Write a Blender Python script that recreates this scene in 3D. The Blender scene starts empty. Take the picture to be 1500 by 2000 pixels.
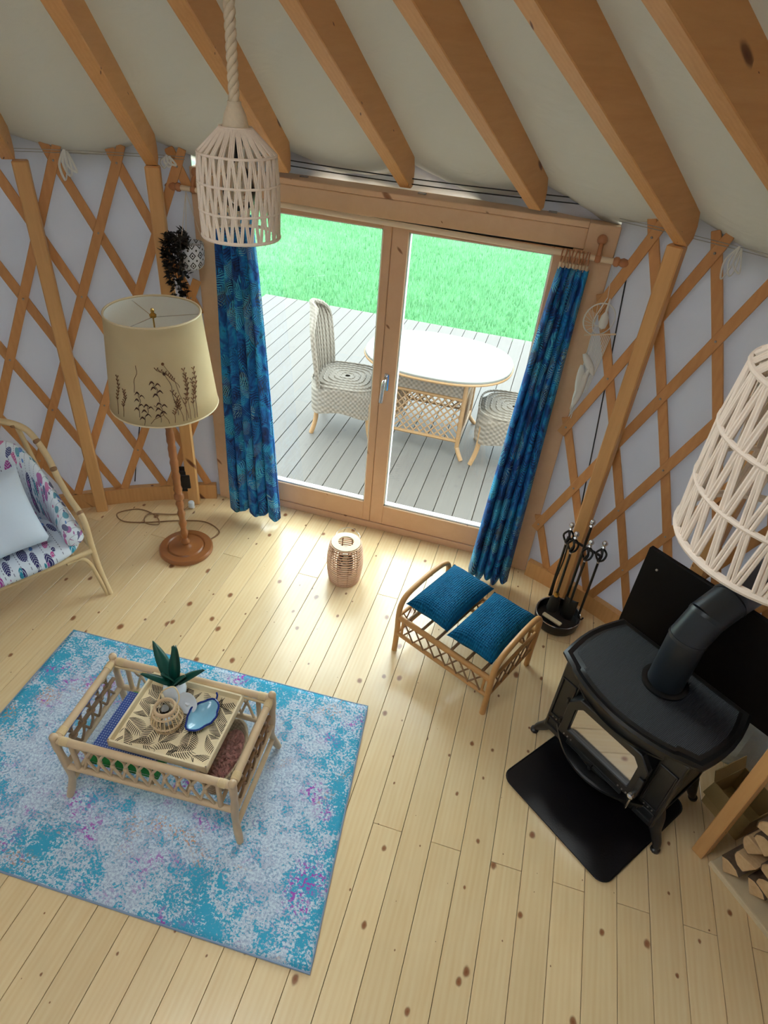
import bpy, bmesh, math, random
import numpy as np
from mathutils import Vector as V, Matrix as M
random.seed(7)
PI = math.pi
S = bpy.context.scene
COL = S.collection
sin, cos = math.sin, math.cos

# ------------------------------------------------------------------ camera
cam_d = bpy.data.cameras.new('camera'); cam = bpy.data.objects.new('camera', cam_d); COL.objects.link(cam)
cam_d.sensor_fit = 'VERTICAL'; cam_d.sensor_height = 36; cam_d.sensor_width = 27
cam_d.lens = 36 * 1244.6 / 2000; cam_d.clip_start = .02
CAMH = 2.75
_p, _r, _y = math.radians(36.954), math.radians(5.509), math.radians(-12.906)
fwd = V((sin(_y) * cos(_p), cos(_y) * cos(_p), -sin(_p))); rt = V((cos(_y), -sin(_y), 0)); up = rt.cross(fwd)
r2 = rt * cos(_r) + up * sin(_r); u2 = up * cos(_r) - rt * sin(_r)
cam.matrix_world = M(((r2.x, u2.x, -fwd.x, 0), (r2.y, u2.y, -fwd.y, 0), (r2.z, u2.z, -fwd.z, CAMH), (0, 0, 0, 1)))
S.camera = cam
# ------------------------------------------------------------------ world: overcast daylight, the same in every direction
W = bpy.data.worlds.new('overcast_sky'); S.world = W; W.use_nodes = True
bg = W.node_tree.nodes['Background']; bg.inputs[0].default_value = (.90, .97, 1.0, 1); bg.inputs[1].default_value = 4.2
S.view_settings.view_transform = 'Standard'; S.view_settings.look = 'None'; S.view_settings.gamma = 1
S.view_settings.exposure = 0.9
CX, CY = -.88, .44                   # centre of the yurt

# ------------------------------------------------------------------ node helpers
class NT:
    def __init__(s, name):
        s.m = bpy.data.materials.new(name); s.m.use_nodes = True; s.t = s.m.node_tree
        s.b = s.t.nodes['Principled BSDF']; s.out = s.t.nodes['Material Output']
    def n(s, ty, ins=None, **kw):
        nd = s.t.nodes.new(ty)
        for k, v in kw.items(): setattr(nd, k, v)
        for k, v in (ins or {}).items(): s.set(nd, k, v)
        return nd
    def set(s, nd, k, v):
        i = nd.inputs[k]
        if isinstance(v, bpy.types.NodeSocket): s.t.links.new(v, i)
        elif isinstance(v, bpy.types.Node): s.t.links.new(v.outputs[0], i)
        else: i.default_value = v
    def math(s, op, a, b=0.0, c=0.0):
        nd = s.n('ShaderNodeMath', operation=op); s.set(nd, 0, a); s.set(nd, 1, b); s.set(nd, 2, c); return nd.outputs[0]
    def vm(s, op, a, b=(0, 0, 0), sc=None):
        nd = s.n('ShaderNodeVectorMath', operation=op); s.set(nd, 0, a)
        if op == 'SCALE': s.set(nd, 'Scale', sc)
        else: s.set(nd, 1, b)
        return nd.outputs[0]
    def mix(s, f, a, b, mode='MIX'):
        nd = s.n('ShaderNodeMix', data_type='RGBA', blend_type=mode)
        s.set(nd, 0, f); s.set(nd, 6, a if not isinstance(a, tuple) else (*a, 1)); s.set(nd, 7, b if not isinstance(b, tuple) else (*b, 1))
        return nd.outputs[2]
    def ramp(s, f, stops, interp='LINEAR'):
        nd = s.n('ShaderNodeValToRGB'); s.set(nd, 0, f); cr = nd.color_ramp; cr.interpolation = interp
        while len(cr.elements) < len(stops): cr.elements.new(.5)
        for e, (p, c) in zip(cr.elements, stops): e.position = p; e.color = (*c, 1)
        return nd.outputs[0]
    def noise(s, vec, scale, detail=3, rough=.55, dist=0.):
        return s.n('ShaderNodeTexNoise', {'Vector': vec, 'Scale': scale, 'Detail': detail, 'Roughness': rough, 'Distortion': dist}).outputs[0]
    def co(s, kind='Object', sc=(1, 1, 1), rnd=True):
        v = s.n('ShaderNodeTexCoord').outputs[kind]
        if rnd:
            r = s.n('ShaderNodeObjectInfo').outputs['Random']
            v = s.vm('ADD', v, s.vm('SCALE', (3.1, 7.7, 5.3), sc=s.math('MULTIPLY', r, 9.)))
        return s.vm('MULTIPLY', v, sc)
    def bump(s, h, st=.2, d=.01):
        nd = s.n('ShaderNodeBump', {'Height': h, 'Strength': st, 'Distance': d}); s.set(s.b, 'Normal', nd.outputs[0])
    def done(s, col=None, rough=.6, metal=0., spec=None, coat=0.):
        if col is not None: s.set(s.b, 'Base Color', col if not isinstance(col, tuple) else (*col, 1))
        s.set(s.b, 'Roughness', rough); s.b.inputs['Metallic'].default_value = metal
        if spec is not None: s.b.inputs['Specular IOR Level'].default_value = spec
        s.b.inputs['Coat Weight'].default_value = coat; s.b.inputs['Coat Roughness'].default_value = .2
        return s.m

def srgb(r, g, b):
    f = lambda c: (c / 255 / 12.92) if c / 255 <= .04045 else ((c / 255 + .055) / 1.055) ** 2.4
    return (f(r), f(g), f(b))

def m_wood(name, c1, c2, sc, rough=.5, knot=None, ksc=(1, 1, 1), coat=0., vary=.22, kr=.09):
    t = NT(name); v = t.co('Object', sc)
    n1 = t.noise(v, 4., 4, .6, .6); n2 = t.noise(t.co('Object', (1.3, 1.3, 1.3)), 2.)
    w = t.n('ShaderNodeTexWave', {'Vector': v, 'Scale': 1.6, 'Distortion': 5., 'Detail': 2., 'Detail Scale': .8}, wave_type='BANDS', bands_direction='X' if sc[0] > sc[1] else 'Y').outputs[1]
    c = t.mix(t.math('MULTIPLY_ADD', w, .16, t.math('MULTIPLY', n1, .75)), c1, c2)
    r = t.n('ShaderNodeObjectInfo').outputs['Random']
    k = t.math('MULTIPLY_ADD', r, vary, 1 - vary / 2); k = t.math('MULTIPLY_ADD', n2, .16, t.math('SUBTRACT', k, .08))
    c = t.vm('SCALE', c, sc=k)
    if knot:
        sx = t.n('ShaderNodeSeparateXYZ', {0: t.co('Object', ksc)})
        kv = t.n('ShaderNodeCombineXYZ', {0: t.math('ADD', sx.outputs[0], t.math('MULTIPLY', sx.outputs[2], .83)), 1: t.math('ADD', sx.outputs[1], t.math('MULTIPLY', sx.outputs[2], .57))}).outputs[0]
        kv = t.vm('ADD', kv, t.vm('SCALE', t.n('ShaderNodeTexNoise', {'Vector': kv, 'Scale': 6.}).outputs[1], sc=.05))
        vo = t.n('ShaderNodeTexVoronoi', {'Vector': kv, 'Scale': 1., 'Randomness': 1.}, feature='F1', voronoi_dimensions='2D')
        rr = t.n('ShaderNodeSeparateColor', {0: vo.outputs['Color']}).outputs[0]
        size = t.math('MULTIPLY', t.math('POWER', rr, 2.), kr)
        d = t.math('DIVIDE', vo.outputs['Distance'], t.math('ADD', size, .012))
        kf = t.ramp(d, [(0, (1, 1, 1)), (.55, (.85, .85, .85)), (.85, (.15, .15, .15)), (1, (0, 0, 0))])
        c = t.mix(kf, c, knot)
    t.bump(n1, .08, .002)
    return t.done(c, rough, coat=coat)

def m_plain(name, col, rough=.5, metal=0., nz=0., nsc=30., bump=0., coat=0., spec=None):
    t = NT(name); c = col
    if nz or bump:
        h = t.noise(t.co('Object'), nsc, 3)
        if nz: c = t.vm('SCALE', t.mix(0., col, col), sc=t.math('MULTIPLY_ADD', h, 2 * nz, 1 - nz))
        if bump: t.bump(h, bump, .003)
    return t.done(c, rough, metal, spec, coat)

def m_canvas(name, refl, trans, k):
    t = NT(name); v = t.co('Object', rnd=False)
    n1 = t.noise(t.vm('MULTIPLY', v, (1, 1, .45)), 4.5, 3, .5, .8); n2 = t.noise(v, 260., 2)
    bp = t.n('ShaderNodeBump', {'Height': t.math('MULTIPLY_ADD', n2, .04, n1), 'Strength': .35, 'Distance': .03})
    d = t.n('ShaderNodeBsdfDiffuse', {'Color': (*refl, 1), 'Normal': bp}); tr = t.n('ShaderNodeBsdfTranslucent', {'Color': (*trans, 1), 'Normal': bp})
    mx = t.n('ShaderNodeMixShader', {0: k, 1: d.outputs[0], 2: tr.outputs[0]}); t.t.links.new(mx.outputs[0], t.out.inputs[0])
    return t.m

def m_glass(name, tint=(1, 1, 1), rough=.0, ior=1.45):
    t = NT(name)
    f = t.n('ShaderNodeFresnel', {0: ior}); a = t.n('ShaderNodeBsdfTransparent', {0: (*tint, 1)}); g = t.n('ShaderNodeBsdfGlossy', {0: (1, 1, 1, 1), 1: rough})
    mx = t.n('ShaderNodeMixShader', {0: f.outputs[0], 1: a.outputs[0], 2: g.outputs[0]}); t.t.links.new(mx.outputs[0], t.out.inputs[0])
    return t.m

def cell(t, vec, scale, rand=1.):
    """voronoi cell: local offset from its centre and its random colour"""
    vo = t.n('ShaderNodeTexVoronoi', {'Vector': vec, 'Scale': scale, 'Randomness': rand}, feature='F1', voronoi_dimensions='2D')
    lo = t.n('ShaderNodeSeparateXYZ', {0: t.vm('SUBTRACT', vec, vo.outputs['Position'])}); cc = t.n('ShaderNodeSeparateColor', {0: vo.outputs['Color']})
    return lo.outputs[0], lo.outputs[1], cc.outputs[0], cc.outputs[1], cc.outputs[2]

def m_curtain():
    t = NT('leaf_print_cotton'); uv = t.n('ShaderNodeTexCoord').outputs['UV']
    uvd = t.vm('ADD', uv, t.vm('SCALE', t.vm('SUBTRACT', t.n('ShaderNodeTexNoise', {'Vector': uv, 'Scale': 5.}).outputs[1], (.5, .5, .5)), sc=.14))
    c = t.ramp(t.noise(uv, 9., 3, .6, .8), [(.30, srgb(4, 22, 62)), (.42, srgb(8, 62, 132)), (.52, srgb(14, 104, 182)), (.62, srgb(28, 150, 205)), (.72, srgb(16, 60, 92))])
    for off, scale, L, w, fr, cols in ((0., 5., .15, .06, 300., [(0, srgb(6, 26, 66)), (.4, srgb(40, 60, 72)), (.7, srgb(10, 90, 170))]),
                                       (3.3, 6., .12, .055, 380., [(0, srgb(96, 205, 226)), (.35, srgb(20, 120, 196)), (.6, srgb(140, 190, 200)), (.8, srgb(8, 34, 86))]),
                                       (7.9, 7.5, .10, .045, 450., [(0, srgb(6, 30, 74)), (.3, srgb(60, 180, 214)), (.65, srgb(16, 130, 200)), (.85, srgb(120, 140, 140))])):
        x, y, a, b, k = cell(t, t.vm('ADD', uvd, (off, off * .7, 0)), scale)
        th = t.math('MULTIPLY', a, 6.28); ct, st = t.math('COSINE', th), t.math('SINE', th)
        sx = t.math('ADD', t.math('MULTIPLY', x, ct), t.math('MULTIPLY', y, st)); sy = t.math('ABSOLUTE', t.math('SUBTRACT', t.math('MULTIPLY', y, ct), t.math('MULTIPLY', x, st)))
        env = t.math('MULTIPLY', t.math('SUBTRACT', 1., t.math('POWER', t.math('DIVIDE', sx, L), 2.)), w)
        stroke = t.math('SINE', t.math('MULTIPLY_ADD', sx, fr, t.math('MULTIPLY', sy, -fr * .9)))
        m = t.math('MULTIPLY', t.ramp(stroke, [(.42, (0, 0, 0)), (.6, (1, 1, 1))]), t.math('LESS_THAN', sy, env))
        m = t.math('MULTIPLY', m, t.math('GREATER_THAN', k, .22))
        c = t.mix(t.math('MULTIPLY', m, .9), c, t.ramp(b, cols, 'CONSTANT'))
    return t.done(c, .75)

def m_feather():
    t = NT('feather_print_cotton'); uv = t.n('ShaderNodeTexCoord').outputs['UV']
    c = srgb(222, 230, 240); out = None
    col = t.mix(0., c, c)
    st = t.n('ShaderNodeSeparateXYZ', {0: uv})
    lx = t.math('FRACT', t.math('MULTIPLY', st.outputs[0], 24.)); dash = t.math('GREATER_THAN', t.math('FRACT', t.math('MULTIPLY', st.outputs[1], 55.)), .5)
    ln = t.math('MULTIPLY', t.math('LESS_THAN', t.math('ABSOLUTE', t.math('SUBTRACT', lx, .5)), .05), dash)
    col = t.mix(t.math('MULTIPLY', ln, .75), col, srgb(70, 70, 110))
    for off, scx, ax, ay in ((0., 7., .018, .05), (5.3, 6.5, .022, .055), (9.7, 12., .009, .016), (2.2, 8., .015, .045)):
        x, y, a, b, cc = cell(t, t.vm('ADD', uv, (off, off * .37, 0)), scx, .85)
        x = t.math('ADD', x, t.math('MULTIPLY', y, t.math('MULTIPLY_ADD', a, .5, -.25)))
        e = t.math('ADD', t.math('POWER', t.math('DIVIDE', x, ax), 2.), t.math('POWER', t.math('DIVIDE', y, ay), 2.))
        m = t.math('MULTIPLY', t.math('LESS_THAN', e, 1.), t.math('GREATER_THAN', cc, .35))
        rib = t.math('GREATER_THAN', t.math('SINE', t.math('MULTIPLY_ADD', t.math('ABSOLUTE', x), 500., t.math('MULTIPLY', y, 420.))), .55)
        fc = t.ramp(b, [(0, srgb(40, 32, 100)), (.22, srgb(165, 60, 150)), (.42, srgb(35, 140, 165)), (.6, srgb(52, 60, 120)), (.75, srgb(200, 80, 150)), (.88, srgb(50, 120, 200))], 'CONSTANT')
        fc = t.mix(t.math('MULTIPLY', rib, .6), fc, srgb(215, 225, 238))
        col = t.mix(m, col, fc)
    t.bump(t.noise(uv, 40., 2), .15, .01)
    return t.done(col, .85)

def m_rug():
    t = NT('distressed_rug_pile'); uv = t.n('ShaderNodeTexCoord').outputs['UV']
    s = t.n('ShaderNodeSeparateXYZ', {0: uv})
    edge = t.math('MINIMUM', t.math('MINIMUM', s.outputs[0], t.math('SUBTRACT', 1.68, s.outputs[0])), t.math('MINIMUM', s.outputs[1], t.math('SUBTRACT', 1.17, s.outputs[1])))
    fine = t.noise(uv, 95., 4, .72); mid = t.noise(uv, 13., 4, .68, .6); big = t.noise(uv, 3.2, 3, .55)
    c = t.mix(t.ramp(fine, [(.42, (0, 0, 0)), (.58, (1, 1, 1))]), srgb(214, 228, 238), srgb(172, 186, 210))
    c = t.mix(t.math('MULTIPLY', t.ramp(mid, [(.5, (0, 0, 0)), (.56, (1, 1, 1))]), t.ramp(big, [(.35, (.25, .25, .25)), (.6, (.85, .85, .85))])), c, srgb(160, 160, 190))
    # small rosettes
    x, y, a, b, cc = cell(t, uv, 13., .55)
    d = t.math('SQRT', t.math('ADD', t.math('MULTIPLY', x, x), t.math('MULTIPLY', y, y)))
    ros = t.math('GREATER_THAN', t.math('SINE', t.math('MULTIPLY', d, 330.)), .1)
    ros = t.math('MULTIPLY', ros, t.math('LESS_THAN', d, .024)); ros = t.math('MULTIPLY', ros, t.math('GREATER_THAN', fine, .47))
    rc = t.ramp(a, [(0, srgb(40, 130, 170)), (.5, srgb(70, 120, 170)), (.74, srgb(150, 95, 175)), (.9, srgb(60, 140, 175))], 'CONSTANT')
    c = t.mix(t.math('MULTIPLY', ros, t.math('MULTIPLY', big, .8)), c, rc)
    bd = t.math('MULTIPLY', t.ramp(edge, [(0, (1, 1, 1)), (.10, (.8, .8, .8)), (.22, (0, 0, 0))]), .10)
    q = t.math('ADD', t.math('MULTIPLY_ADD', big, .45, t.math('MULTIPLY', mid, .55)), bd)
    q = t.math('ADD', q, t.math('MULTIPLY', t.math('SUBTRACT', fine, .5), .85))
    c = t.mix(t.ramp(q, [(.556, (0, 0, 0)), (.60, (1, 1, 1))]), c, srgb(70, 172, 206))
    fl = t.math('MULTIPLY', t.ramp(t.noise(t.vm('ADD', uv, (4, 2, 0)), 5., 3), [(.55, (0, 0, 0)), (.66, (1, 1, 1))]), t.ramp(t.noise(uv, 60., 3, .7), [(.52, (0, 0, 0)), (.56, (1, 1, 1))]))
    c = t.mix(fl, c, srgb(176, 92, 190))
    fo = t.math('MULTIPLY', t.ramp(t.noise(t.vm('ADD', uv, (1, 7, 0)), 4., 3), [(.58, (0, 0, 0)), (.68, (1, 1, 1))]), t.ramp(t.noise(uv, 90., 3, .7), [(.54, (0, 0, 0)), (.58, (1, 1, 1))]))
    c = t.mix(fo, c, srgb(214, 150, 110))
    t.bump(fine, .5, .004)
    return t.done(c, .95, spec=.1)

def m_wicker(name, c1, c2, f=130.):
    t = NT(name); v = t.co('Object', rnd=False); s = t.n('ShaderNodeSeparateXYZ', {0: v})
    a = t.math('SINE', t.math('MULTIPLY', s.outputs[2], f)); b = t.math('SINE', t.math('MULTIPLY', t.math('ADD', s.outputs[0], s.outputs[1]), f))
    h = t.math('MULTIPLY_ADD', t.math('MULTIPLY', a, b), .5, .5)
    h = t.math('MULTIPLY_ADD', t.noise(v, 60., 2), .5, t.math('MULTIPLY', h, .6))
    t.bump(h, .8, .006)
    return t.done(t.mix(h, c1, c2), .7)

def m_weave(name, c1, c2, f):
    t = NT(name); uv = t.n('ShaderNodeTexCoord').outputs['UV']; s = t.n('ShaderNodeSeparateXYZ', {0: uv})
    h = t.math('MULTIPLY', t.math('SINE', t.math('MULTIPLY', t.math('ADD', s.outputs[0], s.outputs[1]), f)), t.math('SINE', t.math('MULTIPLY', t.math('SUBTRACT', s.outputs[0], s.outputs[1]), f)))
    h = t.math('MULTIPLY_ADD', h, .5, .5); t.bump(h, .9, .006)
    return t.done(t.mix(t.math('MULTIPLY_ADD', t.noise(uv, 9., 2), .5, t.math('MULTIPLY', h, .5)), c1, c2), .9, spec=.2)

MAT = {}
MAT['floor'] = m_wood('pine_floorboard', srgb(250, 226, 180), srgb(232, 192, 134), (9, .7, 4), .33, srgb(144, 82, 42), (6.2, 4.4, .0), coat=.8, vary=.12, kr=.12)
MAT['subfloor'] = m_plain('subfloor_gap', srgb(60, 42, 26), .9)
MAT['rafter'] = m_wood('larch_rafter', srgb(232, 178, 116), srgb(208, 144, 82), (1.2, 14, 14), .5, srgb(100, 46, 18), (4, 7, 7), vary=.08, kr=.12)
MAT['post'] = m_wood('pine_post', srgb(234, 184, 122), srgb(212, 152, 90), (14, 14, 1.2), .5, srgb(110, 52, 22), (5, 5, 3.5), vary=.08, kr=.10)
MAT['slat'] = m_wood('lattice_slat_wood', srgb(226, 168, 108), srgb(204, 140, 82), (10, 10, 3), .5, None, vary=.16)
MAT['door'] = m_wood('door_pine', srgb(234, 192, 156), srgb(218, 170, 130), (3, 12, 3), .45, srgb(150, 92, 56), (3, 3, 3), vary=.06, kr=.06)
MAT['frame'] = m_wood('door_surround_pine', srgb(238, 202, 164), srgb(222, 178, 136), (4, 12, 4), .5, srgb(150, 92, 52), (3.4, 3, 3.4), vary=.06, kr=.09)
MAT['canvas'] = m_canvas('wall_canvas', srgb(212, 213, 220), srgb(214, 214, 218), .17)
MAT['roof'] = m_canvas('roof_canvas', srgb(210, 208, 200), srgb(220, 217, 206), .11)
MAT['glass'] = m_glass('window_glass', (.90, 1., .985))
MAT['clear'] = m_glass('clear_glass', (.97, .98, .98))
MAT['gasket'] = m_plain('pale_gasket', srgb(225, 235, 235), .4)
MAT['chrome'] = m_plain('chrome', (.72, .72, .74), .15, 1.)
MAT['brass'] = m_plain('brass', srgb(205, 165, 90), .25, 1.)
MAT['bolt'] = m_plain('steel_bolt', (.45, .42, .38), .35, 1.)
MAT['iron'] = m_plain('black_iron', (.007, .007, .008), .36, 0., spec=.55)
MAT['dark'] = m_plain('matt_black', (.007, .007, .008), .6)
MAT['shield'] = m_plain('black_heat_shield', (.006, .0045, .0045), .5, spec=.2)
MAT['matpad'] = m_plain('black_hearth_mat', (.006, .005, .007), .3, bump=.3, nsc=160., spec=.5)
MAT['cable'] = m_plain('dark_cord', (.02, .02, .022), .6)
MAT['cotton'] = m_plain('white_cotton', srgb(232, 230, 224), .9, bump=.3, nsc=120.)
MAT['rope'] = m_plain('jute_rope', srgb(226, 208, 180), .9, nz=.1, nsc=90., bump=.4)
MAT['paperrope'] = m_plain('cotton_cord', srgb(242, 224, 206), .9, nz=.08, nsc=70., bump=.4)
MAT['rodwood'] = m_plain('pale_rod_wood', srgb(236, 212, 180), .4, nz=.06, nsc=20.)
MAT['ringwood'] = m_plain('brown_ring_wood', srgb(190, 128, 88), .45, nz=.08)
MAT['curtain'] = m_curtain()
MAT['feather'] = m_feather()
MAT['rug'] = m_rug()
MAT['rattan'] = m_plain('rattan_cane', srgb(212, 182, 146), .42, nz=.16, nsc=14., bump=.1)
MAT['rattan2'] = m_plain('honey_rattan', srgb(206, 152, 92), .4, nz=.14, nsc=14., bump=.1)
MAT['rattan_dk'] = m_plain('brown_rattan_core', srgb(150, 112, 76), .5, nz=.15, nsc=18.)
MAT['rattan_pale'] = m_plain('pale_rattan', srgb(224, 196, 150), .42, nz=.14, nsc=12., bump=.1)
MAT['lampwood'] = m_plain('turned_brown_wood', srgb(158, 98, 52), .35, nz=.18, nsc=9., coat=.3)
MAT['shade'] = None
MAT['sprig'] = m_plain('pressed_grass_brown', srgb(120, 74, 40), .8)
MAT['sprig2'] = m_plain('pressed_flower_dark', srgb(78, 44, 28), .8)
MAT['cushion'] = m_weave('teal_knit_velvet', srgb(0, 62, 104), srgb(12, 112, 152), 260.)
MAT['pillow'] = m_plain('white_pillow_cotton', srgb(214, 226, 242), .9, bump=.3, nsc=9.)
MAT['trayply'] = m_plain('pale_plywood', srgb(236, 216, 178), .5, nz=.06, nsc=20.)
MAT['traydark'] = m_plain('dark_leaf_cutout', srgb(62, 50, 38), .8)
MAT['basket'] = m_wicker('basket_weave', srgb(150, 122, 92), srgb(214, 190, 156), 260.)
MAT['potpourri'] = m_plain('dried_petals', srgb(200, 132, 124), .9, nz=.55, nsc=45.)
MAT['leaf'] = m_plain('dark_green_leaf', srgb(8, 74, 62), .35, nz=.3, nsc=20.)
MAT['leafdk'] = m_plain('aubergine_leaf', srgb(24, 20, 16), .4, nz=.3, nsc=30.)
MAT['white'] = m_plain('white_ceramic', srgb(228, 234, 242), .25)
MAT['blueglass'] = m_plain('blue_art_glass', srgb(136, 186, 210), .08, coat=.5)
MAT['bluerim'] = m_plain('cobalt_glass_rim', srgb(18, 42, 120), .1, coat=.5)
MAT['green'] = m_plain('green_cover', srgb(40, 150, 70), .5)
MAT['paper'] = m_plain('white_paper', srgb(214, 222, 226), .8)
MAT['card'] = m_plain('brown_cardboard', srgb(176, 148, 96), .8, nz=.06)
MAT['log'] = m_wood('split_birch', srgb(240, 208, 160), srgb(204, 158, 108), (14, 14, 14), .8, vary=.3)
MAT['bark'] = m_plain('rough_bark', srgb(112, 92, 74), .95, nz=.4, nsc=40., bump=.8)
MAT['deck'] = m_wood('grey_decking', srgb(96, 92, 88), srgb(76, 70, 66), (16, .8, 4), .55, None, vary=.10)
MAT['outwick'] = m_wicker('grey_wicker', srgb(72, 62, 52), srgb(134, 124, 112), 150.)
MAT['outcane'] = m_plain('weathered_cane', srgb(140, 108, 72), .5, nz=.15)
MAT['outtop'] = m_plain('bleached_table_top', srgb(108, 106, 100), .55, nz=.05, nsc=16.)
MAT['soil'] = m_plain('lawn_ground', srgb(70, 124, 74), .95, nz=.25, nsc=2.5)
MAT['grass'] = m_plain('grass_blades', srgb(100, 154, 108), .8, nz=.3, nsc=1.6)
MAT['mirrorglass'] = m_plain('coated_stove_glass', (.62, .60, .58), .06, 1., nz=.12, nsc=9.)
MAT['stovetop'] = None

def _special():
    t = NT('parchment_shade'); v = t.co('Object', rnd=False); n = t.noise(v, 7., 2)
    c = t.mix(n, srgb(240, 222, 182), srgb(232, 210, 166))
    d = t.n('ShaderNodeBsdfDiffuse', {'Color': c}); tr = t.n('ShaderNodeBsdfTranslucent', {'Color': c})
    t.t.links.new(t.n('ShaderNodeMixShader', {0: .35, 1: d.outputs[0], 2: tr.outputs[0]}).outputs[0], t.out.inputs[0]); MAT['shade'] = t.m
    t = NT('embossed_cast_iron'); v = t.co('Object', rnd=False); s = t.n('ShaderNodeSeparateXYZ', {0: v})
    h = t.math('MULTIPLY', t.math('SINE', t.math('MULTIPLY', t.math('ADD', s.outputs[0], s.outputs[1]), 560.)), t.math('SINE', t.math('MULTIPLY', t.math('SUBTRACT', s.outputs[0], s.outputs[1]), 560.)))
    t.bump(h, .8, .004); MAT['stovetop'] = t.done((.011, .014, .022), .36, spec=.75)
    # white pot with black folk pattern
    t = NT('patterned_pot'); v = t.co('Object', rnd=False); s = t.n('ShaderNodeSeparateXYZ', {0: v})
    an = t.math('MULTIPLY', t.math('ARCTAN2', s.outputs[1], s.outputs[0]), 5 / PI)
    zz = t.math('MULTIPLY', s.outputs[2], 19.)
    dia = t.math('ADD', t.math('ABSOLUTE', t.math('SUBTRACT', t.math('FRACT', an), .5)), t.math('ABSOLUTE', t.math('SUBTRACT', t.math('FRACT', zz), .5)))
    k = t.math('MAXIMUM', t.math('LESS_THAN', t.math('ABSOLUTE', t.math('SUBTRACT', dia, .33)), .07), t.math('MAXIMUM', t.math('LESS_THAN', dia, .12), t.math('GREATER_THAN', dia, .86)))
    MAT['pot'] = t.done(t.mix(k, srgb(226, 228, 236), srgb(20, 20, 28)), .4)
    # blue book cover with white dots
    t = NT('blue_dotted_cover'); v = t.co('Object', (90, 90, 0), rnd=False); f = t.vm('SUBTRACT', t.vm('FRACTION', v), (.5, .5, 0))
    k = t.math('LESS_THAN', t.n('ShaderNodeVectorMath', {0: f}, operation='LENGTH').outputs[1], .22)
    MAT['dots'] = t.done(t.mix(k, srgb(16, 74, 170), srgb(200, 220, 240)), .4)
_special()
MAT['deck'].node_tree.nodes['Principled BSDF'].inputs['Specular IOR Level'].default_value = .22
MAT['outtop'].node_tree.nodes['Principled BSDF'].inputs['Specular IOR Level'].default_value = .25

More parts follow.
